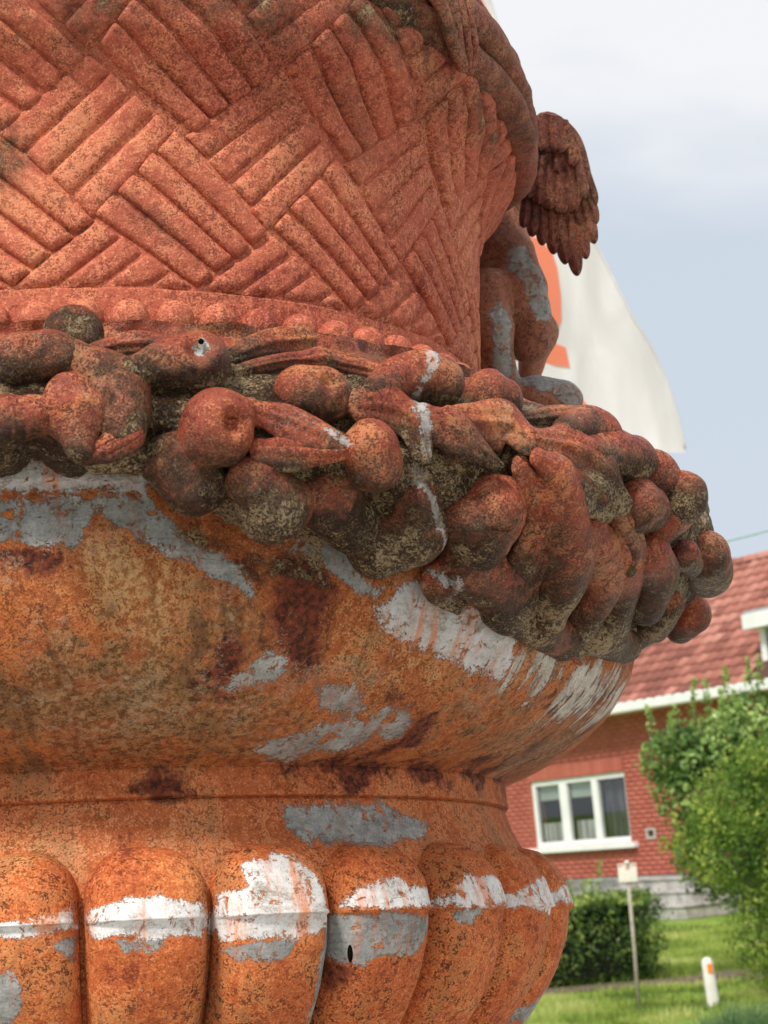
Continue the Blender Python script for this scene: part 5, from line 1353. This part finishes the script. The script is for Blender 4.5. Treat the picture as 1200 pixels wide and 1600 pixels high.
tp = s.n('ShaderNodeBsdfTransparent'); tp.inputs[0].default_value = (.86, .88, .88, 1)
mm = s.n('ShaderNodeMixShader'); 
mm.inputs[0].default_value = .07; s.t.links.new(tp.outputs[0], mm.inputs[1]); s.t.links.new(gl.outputs[0], mm.inputs[2])
o = s.n('ShaderNodeOutputMaterial'); s.t.links.new(mm.outputs[0], o.inputs[0]); M_GLASS = s.m
panes = [(WX0+fw, M0-.10), (M0+.10, M1-.075), (M1+.075, WX1-fw/2)]
M_BLIND = simple('blind_pale', (.62, .66, .60), .8, .1, 4)
s = NT('net_curtain'); co = s.coord(); cv = s.noise(s.mapv(co, (22, 1, 1)), 1, 3, .5); s.bsdf(s.ramp(cv, [(.38, (.30, .28, .30)), (.62, (.62, .58, .60))]), .9); M_CURT = s.m
M_DARKR = simple('dark_room', (.018, .018, .028), .9)
for k, (p, q_) in enumerate(panes):
    wbx('pane', p, q_, WZ0+fw, WZ1-fw, .055, .061, M_GLASS, win, 0)
    if k < 2:
        bz = WZ1-fw-.22-.02*k
        b = Boxes()
        for j in range(9): b.box(((p+q_)/2, .118, WZ1-fw-.012-j*.0265), (q_-p-.01, .006, .024), Matrix.Rotation(rad(12), 3, 'X'))
        b.build('blind', M_BLIND, win)
    n_ = 60; xx = np.linspace(p-.02, q_+.02, n_); yv = .17+.018*np.sin(xx*60+k)+.01*np.sin(xx*23)
    ztop = WZ0+fw+(.30 if k < 2 else .86)
    V = np.concatenate([np.stack([xx, yv, np.full(n_, WZ0+.03)], -1), np.stack([xx, yv, np.full(n_, ztop)], -1), np.stack([xx, yv+.003, np.full(n_, WZ0+.03)], -1), np.stack([xx, yv+.003, np.full(n_, ztop)], -1)])
    F = [(i, i+1, n_+i+1, n_+i) for i in range(n_-1)]+[(2*n_+i+1, 2*n_+i, 3*n_+i, 3*n_+i+1) for i in range(n_-1)]
    s_c = M_CURT
    if k == 2:
        s = NT('grey_curtain'); co = s.coord(); cv = s.noise(s.mapv(co, (16, 1, 2)), 1, 3, .5); s.bsdf(s.ramp(cv, [(.38, (.035, .033, .045)), (.62, (.13, .12, .145))]), .9); s_c = s.m
    mesh_obj('curtain', V, F, s_c, win)
b = Boxes(); b.box(((WX0+WX1)/2, 1.6, 1.6), (3.2, .02, 2.2)); b.box((WX0-.35, .95, 1.6), (.02, 1.28, 2.2)); b.box((WX1+.35, .95, 1.6), (.02, 1.28, 2.2)); b.box(((WX0+WX1)/2, .95, 2.71), (3.16, 1.28, .02)); b.box(((WX0+WX1)/2, .95, .55), (3.16, 1.28, .02))
b.build('room', M_DARKR, house)
# little vent
vt = empty('air_vent', parent=house)
b = Boxes(); b.box((-.42, -.006, 1.25), (.22, .03, .035)); b.box((-.42, -.006, 1.12), (.22, .03, .035)); b.box((-.515, -.0061, 1.185), (.035, .03, .095)); b.box((-.325, -.0061, 1.185), (.035, .03, .095))
b.build('vent_frame', simple('vent_grey', (.48, .42, .40), .8), vt)
wbx('vent_hole', -.495, -.345, 1.14, 1.23, .004, .012, simple('vent_dark', (.05, .04, .035), .9), vt, 0)
# gutter, fascia
EZ = 3.0
b = Boxes(); b.box(((X0+X1)/2, -.14, EZ+.02), (X1-X0+.4, .30, .03)); b.build('soffit', M_WHITE, house)
gt = Boxes().box(((X0+X1)/2, -.36, EZ+.075), (X1-X0+.5, .14, .15)).build('gutter', M_WHITE, house, bevel=.02)
# roof planes
PIT = rad(42); RY0, RZ0 = -.40, EZ+.11
SL = 3.12          # slope length to the ridge
cp, sp = math.cos(PIT), math.sin(PIT)
roof = empty('roof', parent=house)
s = NT('clay_tile'); co = s.coord(); a = s.noise(co, 1.2, 4, .6); b_ = s.noise(co, 9, 5, .65); t_ = s.n('ShaderNodeObjectInfo').outputs['Random']
v = s.math('MULTIPLY_ADD', a, .3, s.math('MULTIPLY_ADD', b_, .4, s.math('MULTIPLY', t_, .3)))
s.bsdf(s.ramp(v, [(.32, (.20, .075, .058)), (.48, (.36, .140, .108)), (.56, (.43, .180, .142)), (.68, (.52, .27, .22))]), .75, s.bump(b_, .3, .01), spec=.2); M_TILE = s.m
M_FELT = simple('roof_batten_dark', (.10, .045, .04), .95)
Lx = X1-X0+.5
def roof_slab(sgn):
    b = Boxes()
    ym = RY0+cp*SL/2 if sgn > 0 else 0
    c_ = Vector(((X0+X1)/2, RY0+cp*SL/2, RZ0+sp*SL/2-.045))
    if sgn < 0: c_.y = RY0+cp*SL+cp*SL/2
    b.box(c_, (Lx, SL-.03, .05), Matrix.Rotation(PIT*sgn, 3, 'X'))
    return b
roof_slab(1).build('decking', M_FELT, roof)
b = Boxes(); D2 = 5.0
b.box(((X0+X1)/2, RY0+cp*SL*2-.02, RZ0+sp*SL/2-.02), (Lx, SL, .09), Matrix.Rotation(-PIT, 3, 'X')); b.build('rear_slope', M_TILE, roof)
# interlocking pantile: one mesh, shared
ROWH, TW_ = .218, .225
nx2, ny2 = 9, 2
tv = []; lenT = ROWH+.05
for lay in (0, 1):
    for j in range(ny2):
        for i in range(nx2):
            u_ = i/(nx2-1); v_ = j/(ny2-1)
            hgt = .028*math.exp(-((u_-.22)/.17)**2)+.016*math.exp(-((u_-.98)/.13)**2)
            xx_ = (u_-.5)*(TW_+.012); yy_ = v_*lenT
            zz_ = hgt+.030*(1-v_) - (.018 if lay else 0)
            tv.append((xx_, yy_*cp-zz_*sp, yy_*sp+zz_*cp))
tf = []
n1_ = nx2*ny2
for i in range(nx2-1):
    tf.append((i, i+1, nx2+i+1, nx2+i)); tf.append((n1_+i+1, n1_+i, n1_+nx2+i, n1_+nx2+i+1)); tf.append((i, n1_+i, n1_+i+1, i+1))
tf.append((0, nx2, n1_+nx2, n1_)); tf.append((nx2-1, n1_+nx2-1, n1_+2*nx2-1, 2*nx2-1))
tme = bpy.data.meshes.new('roof_tile'); tme.from_pydata(tv, [], tf); tme.update(); tme.materials.append(M_TILE)
tme.polygons.foreach_set('use_smooth', np.ones(len(tme.polygons), bool))
far_v, far_f = [], []
DMX0, DMX1, DMY = 2.52, 5.0, .0      # dormer
cnt = 0
for rw in range(14):
    for cidx in range(int((Lx)/TW_)):
        x_ = X0-.2+TW_*(cidx+.5)
        y_ = RY0+cp*ROWH*rw; z_ = RZ0+sp*ROWH*rw
        if DMX0-.05 < x_ < DMX1+.05 and z_ < 4.2: continue
        jx, jz = random.uniform(-.004, .004), random.uniform(-.003, .003)
        if -1.55 < x_ < 3.05 and cnt < 299 and (x_ > -1.4+.0*rw):
            o = bpy.data.objects.new('roof_tile', tme); COL.objects.link(o); o.parent = roof; o.location = (x_+jx, y_, z_+jz); o.rotation_euler = (0, 0, random.uniform(-.008, .008)); cnt += 1
        else:
            k0 = len(far_v)
            far_v += [(p[0]+x_, p[1]+y_, p[2]+z_) for p in tv]; far_f += [tuple(k0+q_ for q_ in f_) for f_ in tf]
o = mesh_obj('further_tiles', np.array(far_v), far_f, M_TILE, roof); tag(o, kind='stuff')
# ridge tiles
for k in range(int(Lx/.34)):
    x_ = X0-.2+.34*(k+.5)
    if x_ < -2 or x_ > 4: continue
    yr, zr_ = RY0+cp*SL, RZ0+sp*SL
    V = []; m_ = 9
    for e2, rr2 in ((-.175, .115), (-.12, .105), (.175, .100)):
        for j in range(m_):
            w = math.pi*j/(m_-1); V.append((x_+e2, yr+rr2*math.cos(w)*1.1, zr_-.04+rr2*math.sin(w)))
    F = [(i*m_+j, i*m_+j+1, (i+1)*m_+j+1, (i+1)*m_+j) for i in range(2) for j in range(m_-1)]
    mesh_obj('ridge_tile', np.array(V), F, M_TILE, roof)
# dormer
dm = empty('dormer', parent=roof)
dy0 = -.02
b = Boxes(); b.box(((DMX0+DMX1)/2, 1.0, 3.95+.17), (DMX1-DMX0+.30, 2.3, .05)); b.build('flat_roof', simple('lead_grey', (.35, .35, .36), .6), dm)
wbx('header', DMX0-.13, DMX1+.13, 3.88, 4.09, dy0-.20, dy0+.05, M_WHITE, dm, .008)
wbx('cheek', DMX0, DMX0+.05, 3.18, 3.88, dy0+.06, 1.4, M_WHITE, dm, 0)
wbx('jamb', DMX0, DMX0+.11, 3.10, 3.88, dy0-.02, dy0+.05, M_WHITE, dm, .005)
wbx('jamb', DMX1-.11, DMX1, 3.10, 3.88, dy0-.02, dy0+.05, M_WHITE, dm, .005)
wbx('jamb', (DMX0+DMX1)/2-.06, (DMX0+DMX1)/2+.06, 3.22, 3.88, dy0-.02, dy0+.05, M_WHITE, dm, .005)
wbx('bottom_rail', DMX0+.111, DMX1-.111, 3.10, 3.22, dy0-.02, dy0+.05, M_WHITE, dm, .005)
wbx('pane', DMX0+.11, DMX1-.11, 3.22, 3.88, dy0+.018, dy0+.024, M_GLASS, dm, 0)
wbx('curtain', DMX0+.10, DMX1-.10, 3.14, 3.88, dy0+.10, dy0+.12, M_CURT, dm, 0)
